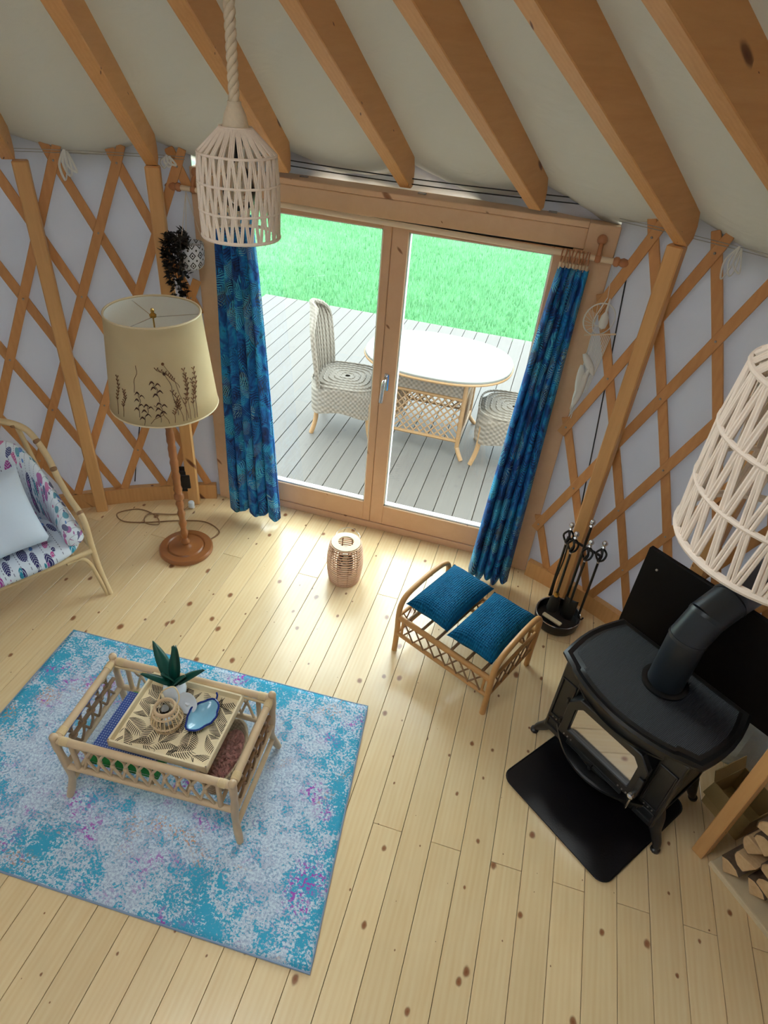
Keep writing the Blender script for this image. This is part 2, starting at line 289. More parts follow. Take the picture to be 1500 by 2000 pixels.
# ------------------------------------------------------------------ mesh helpers
class MB:
    def __init__(s, m=None): s.v = []; s.f = []; s.uv = {}; s.m = m
    def p(s, co, uv=None):
        co = V(co)
        if s.m is not None: co = s.m @ co
        s.v.append(co)
        if uv is not None: s.uv[len(s.v) - 1] = uv
        return len(s.v) - 1
    def box(s, x0, x1, y0, y1, z0, z1, m=None):
        b = len(s.v)
        for x in (x0, x1):
            for y in (y0, y1):
                for z in (z0, z1): s.p(m @ V((x, y, z)) if m else (x, y, z))
        for f in ((0, 1, 3, 2), (4, 6, 7, 5), (0, 4, 5, 1), (2, 3, 7, 6), (0, 2, 6, 4), (1, 5, 7, 3)): s.f.append([b + i for i in f])
        return s
    def prism(s, poly, z0, z1, m=None):
        b = len(s.v); n = len(poly)
        for z in (z0, z1):
            for q in poly: s.p(m @ V((q[0], q[1], z)) if m else (q[0], q[1], z))
        s.f.append([b + i for i in range(n)][::-1]); s.f.append([b + n + i for i in range(n)])
        for i in range(n): j = (i + 1) % n; s.f.append([b + i, b + j, b + n + j, b + n + i])
        return s
    def tube(s, pts, r, n=8, closed=False, flat=1.):
        pts = [V(q) for q in pts]; k = len(pts); rr = r if isinstance(r, (list, tuple)) else [r] * k
        tg = []
        for i in range(k):
            a = pts[(i - 1) % k] if closed or i else pts[0]; c = pts[(i + 1) % k] if closed or i < k - 1 else pts[-1]
            d = c - a; tg.append(d.normalized() if d.length > 1e-9 else V((0, 0, 1)))
        u = tg[0].orthogonal().normalized(); b = len(s.v)
        for i in range(k):
            u = (u - tg[i] * u.dot(tg[i])); u = u.normalized() if u.length > 1e-6 else tg[i].orthogonal().normalized()
            w = tg[i].cross(u)
            for j in range(n):
                a = 2 * PI * j / n; s.p(pts[i] + (u * cos(a) + w * sin(a) * flat) * rr[i])
        for i in range(k if closed else k - 1):
            for j in range(n):
                i2 = (i + 1) % k; s.f.append([b + i * n + j, b + i * n + (j + 1) % n, b + i2 * n + (j + 1) % n, b + i2 * n + j])
        if not closed:
            s.f.append([b + j for j in range(n)][::-1]); s.f.append([b + (k - 1) * n + j for j in range(n)])
        return s
    def lathe(s, prof, n=24, c=(0, 0, 0), caps=True):
        b = len(s.v); c = V(c); k = len(prof)
        for r, z in prof:
            for j in range(n): a = 2 * PI * j / n; s.p((c.x + r * cos(a), c.y + r * sin(a), c.z + z), (j / n, z))
        for i in range(k - 1):
            for j in range(n): s.f.append([b + i * n + j, b + i * n + (j + 1) % n, b + (i + 1) * n + (j + 1) % n, b + (i + 1) * n + j])
        if caps:
            s.f.append([b + j for j in range(n)][::-1]); s.f.append([b + (k - 1) * n + j for j in range(n)])
        return s
    def grid(s, fn, nu, nv, uvfn=None, closeu=False):
        b = len(s.v)
        for i in range(nu + (0 if closeu else 1)):
            for j in range(nv + 1):
                u, v = i / nu, j / nv; s.p(fn(u, v), uvfn(u, v) if uvfn else None)
        for i in range(nu):
            for j in range(nv):
                i2 = (i + 1) % nu if closeu else i + 1
                s.f.append([b + i * (nv + 1) + j, b + i2 * (nv + 1) + j, b + i2 * (nv + 1) + j + 1, b + i * (nv + 1) + j + 1])
        return s
    def ball(s, c, r, n=10, sc=(1, 1, 1)):
        c = V(c); h = n // 2 + 1
        prof = [(max(1e-4, sin(PI * i / h)) * r, -cos(PI * i / h) * r * sc[2]) for i in range(h + 1)]
        return s.lathe(prof, n, c, caps=False)
    def build(s, name, mat, parent=None, smooth=False, bevel=0., world=False, solid=0., label=None):
        me = bpy.data.meshes.new(name)
        vs = s.v
        if world and parent is not None:
            inv = ROOTM[parent.name].inverted(); vs = [inv @ q for q in vs]
        me.from_pydata([tuple(q) for q in vs], [], s.f)
        if s.uv:
            ul = me.uv_layers.new(name='UVMap')
            for l in me.loops: ul.data[l.index].uv = s.uv.get(l.vertex_index, (0, 0))
        bm = bmesh.new(); bm.from_mesh(me)
        bmesh.ops.recalc_face_normals(bm, faces=bm.faces)
        if bevel:
            ed = [e for e in bm.edges if len(e.link_faces) == 2 and e.calc_face_angle(0) > .5]
            bmesh.ops.bevel(bm, geom=ed, offset=bevel, segments=1, affect='EDGES')
        bm.to_mesh(me); bm.free()
        if smooth:
            me.shade_smooth()
            if smooth != 'all': me.set_sharp_from_angle(angle=math.radians(40))
        o = bpy.data.objects.new(name, me); COL.objects.link(o); me.materials.append(MAT[mat] if isinstance(mat, str) else mat)
        if parent is not None: o.parent = parent
        if solid:
            md = o.modifiers.new('thickness', 'SOLIDIFY'); md.thickness = solid; md.offset = 0
        if label: o['label'] = label
        return o
ROOTM = {}
def root(name, label, cat, loc=(0, 0, 0), rz=0., group=None, kind=None):
    o = bpy.data.objects.new(name, None); COL.objects.link(o); o.location = loc; o.rotation_euler = (0, 0, rz); o.empty_display_size = .05
    ROOTM[o.name] = M.Translation(loc) @ M.Rotation(rz, 4, 'Z')
    tag(o, label, cat, group, kind); return o
def tag(o, label=None, cat=None, group=None, kind=None):
    if label: o['label'] = label
    if cat: o['category'] = cat
    if group: o['group'] = group
    if kind: o['kind'] = kind
    return o
def struct(o, label=None): o['kind'] = 'structure'; return tag(o, label)
def spl(pts, n=6, closed=False):
    pts = [V(q) for q in pts]; k = len(pts); out = []
    for i in range(k if closed else k - 1):
        g = lambda j: pts[j % k] if closed else pts[min(max(j, 0), k - 1)]
        a, b, c, d = g(i - 1), g(i), g(i + 1), g(i + 2)
        for q in range(n):
            t = q / n; out.append(.5 * ((2 * b) + (c - a) * t + (2 * a - 5 * b + 4 * c - d) * t * t + (3 * b - a - 3 * c + d) * t ** 3))
    if not closed: out.append(pts[-1])
    return out
def pol(r, deg, z): a = math.radians(deg); return V((CX + r * sin(a), CY + r * cos(a), z))
def circ(c, r, n, z): return [V((c[0] + r * cos(2 * PI * i / n), c[1] + r * sin(2 * PI * i / n), z)) for i in range(n)]

# ================================================================== SETTING
# ---- floor: each board a piece of its own
fl_o = MB().prism([(CX + 3.12 * cos(2 * PI * i / 64), CY + 3.12 * sin(2 * PI * i / 64)) for i in range(64)], -.06, -.019).build('floor', 'subfloor')
struct(fl_o, 'pale pine plank floor with brown knots')
BW = .1298; X0 = -1.1416
for k in range(-15, 26):
    xa = X0 + k * BW; xm = xa + BW / 2; h2 = 3.1 ** 2 - (xm - CX) ** 2
    if h2 < .02: continue
    h = math.sqrt(h2); ends = [CY - h, CY + h]
    cut = [1.39, -1.2] if k % 2 == 1 else [2.75 if k % 4 == 0 else -.45, -1.9]
    ys = sorted([e for e in cut if CY - h + .1 < e < CY + h - .1] + ends)
    for y0, y1 in zip(ys, ys[1:]):
        MB().box(xa + .0011, xa + BW - .0011, y0 + .0009, y1 - .0009, -.02, 0).build('floorboard', 'floor', fl_o, bevel=.0012)

# ---- canvas wall, left and right of the door
def wall(name, a0, a1, label):
    n = max(8, int(abs(a1 - a0) / 1.5))
    def fn(u, v):
        a = a0 + (a1 - a0) * u
        return pol(3.082 + .006 * sin(a * 1.9) * sin(v * 5 + a) + .004 * sin(a * .77), a, 2.31 * v)
    return struct(MB().grid(fn, n, 16).build(name, 'canvas', smooth='all', solid=.006), label)
wall('wall_left', -20.6, -180, 'pale grey canvas wall behind the wooden lattice left of the door')
wall('wall_right', 20.95, 180, 'pale grey canvas wall behind the wooden lattice right of the door')
# grey canvas bunched above the door head
def hd(u, v):
    a = -21 + 42 * u; q = pol(3.10, a, 0); y = max(q.y - .02, 3.40) + .012 * sin(u * 60) * (1 - v) + .02 * sin(v * 9 + u * 23)
    return (q.x, y, 2.10 + .24 * v)
struct(MB().grid(hd, 90, 8).build('wall_front', 'canvas', smooth='all', solid=.005), 'grey canvas gathered in folds above the door head')

# ---- roof canvas, sagging between the rafters
RAF = [-36.6, -24.0, -11.1, 1.15, 13.9, 26.9, 39.2]
SP = (360 - (RAF[-1] - RAF[0])) / 22
ALL = RAF + [RAF[-1] + SP * (i + 1) for i in range(21)]
SL = .475
def rz_(r): return 2.13 + SL * (2.95 - r)
def roof(u, v):
    i = min(int(u * 28), 27); f = u * 28 - i
    a0 = ALL[i]; a1 = ALL[i + 1] if i < 27 else ALL[0] + 360
    a = a0 + (a1 - a0) * f; r = 3.15 - 2.4 * v
    sag = sin(PI * f) ** 1.2 * (.028 + .055 * max(0, (r - 2.2) / .9) ** 1.6) * min(1, r / 1.6)
    return pol(r, a, rz_(r) + .152 - sag)
struct(MB().grid(roof, 28 * 8, 22, closeu=True).build('ceiling', 'roof', smooth='all', solid=.005), 'cream canvas roof sagging between the rafters')
# crown ring and clear dome that closes the roof
cr = root('crown_skylight', 'wooden crown ring with clear dome at the top of the roof', 'skylight', (CX, CY, rz_(.78)))
MB().lathe([(.80, -.02), (.80, .17), (.74, .17), (.74, -.02), (.80, -.02)], 40, caps=False).build('ring', 'rafter', cr, smooth=True)
MB().lathe([(.78, .172), (.70, .32), (.5, .46), (.25, .53), (.002, .55)], 40, caps=False).build('dome', 'clear', cr, smooth='all')

# ---- rafters
rl = {-36.6: 'pine rafter cut by the left picture edge', -24.0: 'pine rafter meeting the wall post behind the floor lamp', -11.1: 'pine rafter behind the rope of the hanging pendant', 1.15: 'pine rafter resting on the middle of the door header',
      13.9: 'pine rafter resting on the right part of the door header', 26.9: 'pine rafter meeting the wall post right of the door', 39.2: 'pine rafter in the upper right corner of the picture'}
for a in ALL:
    if not (a in RAF or abs((a + 180) % 360 - 180) < 66): continue
    on_door = a in (-11.1, 1.15, 13.9)
    re = 2.965 if on_door else 3.012
    d_ = (a + 180) % 360 - 180; n_ = round((d_ - RAF[-1]) / SP) if d_ > 0 else round((RAF[0] - d_) / SP)
    lab = rl.get(a, f"{('first', 'second', 'third')[n_ - 1]} pine rafter beyond the {'right' if d_ > 0 else 'left'} picture edge" if 1 <= n_ <= 3 else 'pine rafter')
    # local x = outward radius
    poly = [(.80, rz_(.80)), (re - .04, rz_(re - .04)), (re, rz_(re - .04) + (.008 if on_door else .03)), (re, rz_(re) + .10), (re - .03, rz_(re - .03) + .148), (.80, rz_(.80) + .148)]
    m = M(((1, 0, 0, 0), (0, 0, -1, .03), (0, 1, 0, 0), (0, 0, 0, 1)))
    o = MB(m).prism(poly, 0, .06).build('rafter', 'rafter', bevel=.003)
    o.location = (CX, CY, 0); o.rotation_euler = (0, 0, PI / 2 - math.radians(a))
    tag(o, lab, 'rafter', 'roof rafters')
# ---- posts under the rafters beside the door
pl_ = {-36.6: 'wooden wall post behind the feather-print armchair', -24.0: 'wooden wall post behind the floor lamp', 26.9: 'wooden wall post behind the fireside tools', 39.2: 'wooden wall post behind the black heat shield'}
for a in (-35.7, -24.0, 26.6, 39.2):
    key = min(pl_, key=lambda q: abs(q - a))
    o = MB().box(-.036, .036, -.03, .03, 0, 2.118).build('wall_post', 'post', bevel=.006)
    # feet stand a little to the door side of the rafter end, as in the photo
    a0 = a; o.location = pol(2.982, a0, 0); o.rotation_euler = (0, 0, -math.radians(a0)); tag(o, pl_[key], 'post', 'wall posts')

# ---- lattice
def lattice(label, a_first, step, j0, j1, amin, amax):
    rt_ = root('lattice_wall', label, 'lattice', pol(3.05, (amin + amax) / 2, 0))
    hs = step / 2; dz = .339; ztop = 2.112; inv = ROOTM[rt_.name].inverted()
    rows = 6
    def seg(aT, sgn, r):           # a slat through row-0 node aT leaning sgn
        ks = [-.24 + 6.2 * q / 240 for q in range(241)]
        ks = [k for k in ks if ztop - dz * k > .112 and amin <= aT + sgn * hs * k <= amax]
        if len(ks) < 12: return None
        pts = [(aT + sgn * hs * k, ztop - dz * k) for k in (ks[0] + (ks[-1] - ks[0]) * q / 22 for q in range(23))]
        if len(pts) < 3: return None
        mb = MB(); b = 0
        for i, (a, z) in enumerate(pts):
            g = pol(r, a, z); a2, z2 = pts[min(i + 1, len(pts) - 1)]; a1, z1 = pts[max(i - 1, 0)]
            tdir = (pol(r, a2, z2) - pol(r, a1, z1)).normalized(); nrm = V((CX - g.x, CY - g.y, 0)).normalized(); w = tdir.cross(nrm).normalized()
            hw = .0245 * (.8 if i == 0 and pts[0][1] > 2.15 else 1)
            for x, y in ((-hw, -.0055), (hw, -.0055), (hw, .0055), (-hw, .0055)): mb.p(g + w * x + nrm * y)
            if i:
                for e in range(4): mb.f.append([b - 4 + e, b - 4 + (e + 1) % 4, b + (e + 1) % 4, b + e])
            b += 4
        mb.f.append([0, 1, 2, 3]); mb.f.append([b - 4, b - 3, b - 2, b - 1][::-1])
        return mb
    for j in range(j0, j1 + 1):
        aT = a_first + step * j
        for sgn, r in ((-1, 3.036), (1, 3.049)):
            mb = seg(aT, sgn, r)
            if mb: mb.build('slat', 'slat', rt_, world=True, bevel=.002)
    me = MB().lathe([(.0055, 0), (.0055, .004), (.003, .006)], 8).build('bolt', 'bolt', rt_).data
    first = [o for o in rt_.children if o.name.startswith('bolt')][0]; used = False
    for k in range(rows):
        for j in range(j0 - 3, j1 + 4):
            a = a_first + step * j + (hs if k % 2 else 0)
            if not (amin <= a <= amax): continue
            if abs(a) > 60: continue
            o = first if not used else first.copy()
            if used: COL.objects.link(o); o.parent = rt_
            used = True
            g = inv @ pol(3.031, a, ztop - dz * k); o.location = g; o.rotation_euler = (PI / 2, 0, -math.radians(a))
    return rt_
lattice('crossed wooden lattice against the canvas left of the door', -21.85, 5.56, -12, 8, -76, -21.0)
lattice('crossed wooden lattice against the canvas right of the door', 24.05, 5.3, -8, 11, 21.0, 78)

# ---- baseboards
def board(name, a0, a1, label):
    n = int(abs(a1 - a0) / 2) + 1; mb = MB()
    for i in range(n + 1):
        a = a0 + (a1 - a0) * i / n
        for r, z in ((3.03, 0), (3.07, 0), (3.07, .115), (3.03, .115)): mb.p(pol(r, a, z))
        if i:
            b = 4 * i
            for e in range(4): mb.f.append([b - 4 + e, b - 4 + (e + 1) % 4, b + (e + 1) % 4, b + e])
    mb.f.append([0, 1, 2, 3]); b = 4 * n; mb.f.append([b, b + 1, b + 2, b + 3][::-1])
    struct(mb.build(name, 'post', smooth=True), label)
board('baseboard_left', -21.2, -100, 'curved wooden baseboard under the left lattice')
board('baseboard_right', 21.4, 100, 'curved wooden baseboard under the right lattice')

# ---- steel tension wires round the top of the lattice
for nm, a0, a1, lab in (('tension_wire', -21, -62, 'thin steel wire along the top of the left lattice'), ('tension_wire', 21, 62, 'thin steel wire along the top of the right lattice'), ('tension_wire', -20, 20, 'dark wire rope running over the door head')):
    mb = MB()
    for dz, r in ((0, 3.0215), (-.012, 3.0225)):
        if abs(a1) < 21: pts = [V((CX + 3.05 * sin(math.radians(a0 + (a1 - a0) * i / 20)), 3.372, 2.205 + dz * 2 - .02 * sin(PI * i / 20))) for i in range(21)]
        else: pts = [pol(r, a0 + (a1 - a0) * i / 24, 2.160 + dz) for i in range(25)]
        mb.tube(pts, .003 if abs(a1) < 21 else .0017, 6)
    tag(mb.build(nm, 'cable' if abs(a1) < 21 else 'bolt', smooth=True), lab, 'wire')
for pts, lab in (([pol(3.063, 22.6, 2.0), pol(3.063, 24.2, 1.2), pol(3.063, 25.6, .5), pol(3.063, 26.9, .13)], 'thin dark cord down the canvas beside the dreamcatcher'),
                 ([pol(3.063, -27.5, 1.1), pol(3.063, -29.4, .62), pol(3.063, -30.6, .34), pol(3.063, -31.3, .15)], 'dark cord with a knot on the canvas behind the floor lamp')):
    mb = MB().tube(spl(pts, 8), .0035, 6)
    if 'knot' in lab: mb.ball(pol(3.063, -30.2, .42), .008, 8).ball(pol(3.063, -30.6, .36), .008, 8)
    tag(mb.build('guy_rope', 'cable', smooth=True), lab, 'rope')
# white cotton ties hanging at the top of the lattice
for a, lab in ((-31.8, 'white cotton tie dangling left of the floor lamp top'), (-22.6, 'white cotton tie dangling beside the pendant shade'), (31.1, 'white cotton tie dangling right of the right wall post')):
    mb = MB()
    for q in range(3):
        s = (q - 1) * .5; k_ = .45 if a == -22.6 else 1.
        mb.tube(spl([pol(3.010, a, 2.165), pol(3.004, a + s * .7 - .3, 2.165 - .065 * k_), pol(3.002, a + s + .1, 2.165 - (.135 - .02 * q) * k_), pol(3.004, a + s * .8 + .35, 2.165 - .085 * k_), pol(3.010, a + .2, 2.16)], 6), .006, 6, flat=.5)
    tag(mb.build('cotton_tie', 'cotton', smooth=True), lab, 'tie')

# ================================================================== DOOR
D0 = 3.339
dr = root('door_1', 'double glazed wooden terrace door with wide pine surround', None, (-.883, D0, 0), kind='structure')
def db(name, x0, x1, y0, y1, z0, z1, mat='door', par=dr, bevel=.003):
    return MB().box(x0, x1, y0, y1, z0, z1).build(name, mat, par, bevel=bevel, world=(par is dr))
db('surround_post', -1.967, -1.84, D0 - .039, D0 + .10, 0, 2.112, 'frame'); db('surround_post', .084, .2262, D0 - .039, D0 + .10, 0, 2.116, 'frame')
db('header', -1.84, .084, D0 - .012, D0 + .10, 1.995, 2.088, 'frame'); db('header_cap', -1.84, .084, D0 - .018, D0 + .13, 2.09, 2.117, 'frame')
db('sill', -1.86, .085, D0 + .012, D0 + .14, 0, .052, 'door')
db('frame_jamb', -1.86, -1.81, D0 + .02, D0 + .12, .05, 1.985); db('frame_jamb', .035, .085, D0 + .02, D0 + .12, .05, 1.985)
db('head_gap_shade', -1.86, .085, D0 + .03, D0 + .12, 1.978, 1.994, 'dark')  # black strip paints in the shade of the recessed gap under the header
def sash(x0, x1, st0, st1):
    y0, y1 = D0 + .016, D0 + .085
    mb = MB()
    for q in ((x0, x0 + st0, .056, 1.978), (x1 - st1, x1, .056, 1.978), (x0 + st0, x1 - st1, .056, .205), (x0 + st0, x1 - st1, 1.942, 1.978)): mb.box(q[0], q[1], y0, y1, q[2], q[3])
    s = mb.build('sash', 'door', dr, bevel=.003, world=True); ROOTM[s.name] = ROOTM[dr.name]; g = .012
    for a in ((x0 + st0, x1 - st1, .205, .205 + g), (x0 + st0, x1 - st1, 1.942 - g * .5, 1.942), (x0 + st0, x0 + st0 + g * .6, .205, 1.942), (x1 - st1 - g * .6, x1 - st1, .205, 1.942)):
        MB().box(a[0], a[1], y0 + .012, y0 + .05, a[2], a[3]).build('gasket', 'gasket', s, world=True)
    MB().grid(lambda u, v: (x0 + st0 + (x1 - x0 - st0 - st1) * u, y0 + .03, .205 + 1.737 * v), 1, 1).build('pane', 'glass', s, world=True)
    return s
sash(-1.81, -.868, .09, .048); s2 = sash(-.866, .035, .088, .085)
MB().box(-.845, -.815, D0 + .002, D0 + .018, 1.05, 1.16).build('handle_plate', 'chrome', s2, bevel=.006, world=True)
MB().tube(spl([(-.83, D0 + .016, 1.135), (-.83, D0 - .03, 1.135), (-.831, D0 - .05, 1.12), (-.834, D0 - .052, 1.06), (-.838, D0 - .05, 1.0)], 6), .0105, 10).build('lever', 'chrome', s2, smooth=True, world=True)
# rafter shoes on the header
for a in (-11.1, 1.15, 13.9):
    p = pol(2.95, a + 1.1, 2.117); MB().box(p.x - .0, p.x + .04, 3.40, 3.425, 2.117, 2.123).build('rafter_bracket', 'bolt', dr, world=True)

# ---- curtain rod
RY = 3.245; RZ0, RZ1 = 2.018, 1.980
def rod(x): return V((x, RY, RZ0 + (RZ1 - RZ0) * (x + 2.07) / 2.36))
cr = root('curtain_rod', 'pale wooden curtain rod across the top of the door', 'curtain rod', (-.88, RY, 2.0))
MB().tube([rod(-2.0), rod(.24)], .0135, 12).build('rod', 'rodwood', cr, smooth=True, world=True)
for x, s in ((-2.0, -1), (.235, 1)):
    mx = M.Translation(rod(x)) @ M.Rotation(PI / 2 * s, 4, 'Y')
    MB(mx).lathe([(.014, -.01), (.022, 0), (.022, .012), (.015, .02), (.021, .034), (.017, .05), (.010, .062), (.012, .075), (.004, .085)], 14).build('finial', 'ringwood', cr, smooth=True, world=True)
for x in (-1.92, .155):
    p = rod(x); mb = MB()
    mb.tube(spl([(x, D0 - .037, p.z + .075), (x, D0 - .05, p.z + .07), (x, RY + .005, p.z + .04), (x, RY, p.z)], 5), .011, 10); mb.ball((x, D0 - .058, p.z + .075), .024, 14); mb.ball((x, RY, p.z), .02, 12)
    mb.build('bracket', 'ringwood', cr, smooth=True, world=True)

# ---- curtains
def curtain(label, xt0, xt1, xb0, xb1, yb, ztop, zb, nf, ph, amp_t, amp_b, rings):
    c = root('curtain', label, 'curtain', ((xb0 + xb1) / 2, RY, zb), group='blue leaf print curtains')
    def fn(u, v):
        e = v ** .8; x = (xt0 + (xt1 - xt0) * u) * (1 - e) + (xb0 + (xb1 - xb0) * u) * e
        amp = amp_t + (amp_b - amp_t) * v; w = sin(2 * PI * nf * u + ph + .5 * sin(v * 3)) + .3 * sin(4 * PI * nf * u + 1.3 + v * 2)
        zz = zb + .025 * sin(2 * PI * nf * .5 * u + ph)
        return (x + amp * .35 * cos(2 * PI * nf * u + ph), RY - .004 + amp * w + yb * v, ztop + (zz - ztop) * v)
    wid = .95
    MB().grid(fn, 110, 40, lambda u, v: (u * wid, v * 1.9)).build('cloth', 'curtain', c, smooth='all', world=True, solid=.002)
    if rings:
        mb0 = MB().tube(circ((0, 0), .021, 16, 0), .0035, 6, closed=True)
        for i in range(rings):
            u = (i + .5) / rings; x = xt0 + (xt1 - xt0) * u; p = rod(x)
            R_ = M.Translation((x, RY, p.z - .008)) @ M.Rotation(PI / 2 + .12 * sin(i * 2.1), 4, 'Y') @ M.Rotation(.1 * cos(i * 1.7), 4, 'X')
            MB(R_).tube(circ((0, 0), .0265, 20, 0), .0035, 6, closed=True).build('ring', 'ringwood', c, smooth=True, world=True)
            MB().box(x - .0055, x + .0055, RY - .012, RY + .004, ztop - .012, ztop + .020).build('clip', 'rodwood', c, bevel=.002, world=True)
curtain('blue leaf print curtain right of the door beside the dreamcatcher', -.015, .125, -.135, .115, -.13, 1.925, .03, 5, .6, .020, .036, 9)
curtain('blue leaf print curtain left of the door behind the floor lamp', -1.812, -1.60, -1.80, -1.445, -.09, 1.935, .055, 5, 2.2, .020, .032, 9)

# ================================================================== FLOOR LAMP
lx, ly = -1.89, 2.70
lp = root('floor_lamp', 'floor lamp with turned brown wooden stand and cream shade', 'floor lamp', (lx, ly, 0))
MB().lathe([(.160, 0), (.166, .008), (.166, .024), (.158, .034), (.120, .037), (.112, .030), (.104, .039), (.045, .042), (.034, .052), (.02, .056)], 40).build('base', 'lampwood', lp, smooth=True)
prof = [(.022, .05), (.03, .07), (.022, .09), (.016, .10)]
z = .10
for i in range(4): prof += [(.020, z + .02), (.026, z + .045), (.017, z + .07)]; z += .075
prof += [(.03, z + .01), (.03, z + .03), (.02, z + .05)]; z += .05
k = 0
while z < 1.0:
    prof.append((.021 + .0035 * (k % 2) + .002 * sin(k * 1.7), z)); z += .024; k += 1
prof += [(.012, 1.02), (.012, 1.1)]
MB().lathe(prof, 16).build('stand', 'lampwood', lp, smooth=True)
ST, SBt = 1.555, 1.055; RT, RB = .232, .278
sh = MB().lathe([(RB, SBt), (RB - .012, SBt + .12), (RT + .012, ST - .14), (RT, ST)], 64, caps=False).build('lamp_shade', 'shade', lp, smooth='all', solid=.003)
for r, z in ((RT, ST), (RB, SBt)): MB().tube(circ((0, 0), r, 48, z), .005, 6, closed=True).build('shade_rim', 'trayply', sh, smooth=True)
mb = MB()
for i in range(3): a = .5 + 2 * PI * i / 3; mb.tube([(0, 0, ST - .03), (RT * cos(a), RT * sin(a), ST - .015)], .002, 6)
mb.build('spider', 'chrome', sh, smooth=True)
MB().lathe([(RB - .006, SBt + .004), (RB - .017, SBt + .12), (RT + .006, ST - .14), (RT - .006, ST - .004)], 48, caps=False).build('shade_liner', 'cotton', sh, smooth='all')
MB().lathe([(.006, ST - .035), (.016, ST - .03), (.018, ST - .018), (.008, ST - .008), (.010, ST + .004), (.005, ST + .014)], 14).build('finial', 'brass', lp, smooth=True)
MB().tube([(0, 0, 1.09), (0, 0, ST - .03)], .004, 6).build('harp_rod', 'brass', lp)
# pressed grasses on the shade
def on_shade(a, z):
    f = (z - SBt) / (ST - SBt); r = RB + (RT - RB) * f + .0035
    return V((r * cos(a), r * sin(a), z))
random.seed(3)
def sprig(a0, z0, h, lean, mat, heads, wig=.03, tuft=0):
    mb = MB(); n = 10
    pts = [on_shade(a0 + lean * (t / n) ** 1.5 + wig * sin(t * 1.1) * t / n, z0 + h * t / n) for t in range(n + 1)]
    mb.tube(pts, .0013, 5)
    if heads == 'seed':
        for t in range(4, n + 1):
            for s in (-1, 1):
                a = a0 + lean * (t / n) ** 1.5 + wig * sin(t * 1.1) * t / n; zz = z0 + h * t / n
                mb.tube([on_shade(a, zz), on_shade(a + s * .035, zz + .014)], [.0012, .0024], 5)
    elif heads == 'leaf':
        for t in (3, 5, 7, 9, 10):
            s = 1 if t % 4 == 1 else -1; a = a0 + lean * (t / n) ** 1.5; zz = z0 + h * t / n
            mb.tube(spl([on_shade(a, zz), on_shade(a + s * .05, zz + .012), on_shade(a + s * .10, zz - .004)], 4), [.001, .002, .003, .0045, .005, .0045, .003, .002, .001], 5, flat=.4)
    elif heads == 'dot': mb.ball(pts[-1], .0075, 8)
    mb.build('pressed_grass', mat, sh, smooth=True)
toC = math.atan2(0 - ly, 0 - lx)              # direction of the viewer's side of the shade
for a, z0, h, le, m_, hd_ in ((.34, .02, .22, .12, 'sprig', 'seed'), (.42, .02, .26, .04, 'sprig', 'seed'), (.50, .02, .20, .1, 'sprig', 'seed'), (.28, .02, .16, -.1, 'sprig', 'seed'), (.56, .02, .25, .12, 'sprig', 'seed'), (.38, .03, .30, -.3, 'sprig', 'dot'),
                              (.2, .06, .22, -.12, 'sprig2', 'dot'), (-.12, .03, .09, .05, 'sprig2', 'leaf'), (-.1, .14, .09, -.05, 'sprig2', 'leaf'), (-.5, .05, .12, .05, 'sprig2', 'leaf'), (-.42, .01, .10, .12, 'sprig2', 'leaf'), (-.85, .03, .14, .1, 'sprig', 'seed'), (-1.0, .03, .2, .1, 'sprig', 'seed'),
                              (.12, .02, .11, .1, 'sprig', 'seed'), (.02, .02, .10, -.2, 'sprig', None), (-.3, .02, .06, .3, 'sprig', None), (.30, .20, .10, -.35, 'sprig', 'seed'), (-.55, .18, .14, .12, 'sprig', None)):
    sprig(toC + a, SBt + z0, h, le, m_, hd_)
# flex lying on the floor behind the lamp, with its plug
def ground(pts, r, name, mat, label, cat):
    return tag(MB().tube(spl(pts, 8), r, 8).build(name, mat, smooth=True), label, cat)
ground([(-1.80, 2.83, .006), (-1.78, 2.93, .006), (-1.92, 2.99, .006), (-2.10, 2.93, .006), (-2.28, 2.84, .006), (-2.42, 2.80, .006), (-2.50, 2.86, .006), (-2.40, 2.95, .006), (-2.26, 2.93, .008), (-2.18, 2.85, .012), (-2.27, 2.83, .014), (-2.30, 2.92, .012), (-2.14, 2.99, .008), (-2.10, 3.05, .02), (-2.09, 3.075, .03)],
       .0042, 'lamp_flex', 'rattan_dk', 'brown lamp flex coiled loosely on the floor behind the lamp', 'cable')
pg = root('power_plug', 'white plug on the floor end of the lamp flex', 'plug', (-2.08, 3.10, 0))
MB(M.Translation((0, 0, .035))).lathe([(.012, -.03), (.02, -.02), (.022, .01), (.018, .02)], 14).build('plug_body', 'white', pg, smooth=True)
MB().box(-.02, .02, -.012, .012, .004, .016).build('cord_grip', 'white', pg, bevel=.003)
pb = root('power_box', 'small black power box on the baseboard behind the lamp stand', 'box', (-2.13, 3.155, .115), .41)
MB().box(-.045, .045, -.035, .03, 0, .17).build('housing', 'dark', pb, bevel=.006); MB().box(-.03, .03, -.04, -.034, .03, .14).build('cover', 'iron', pb, bevel=.004)

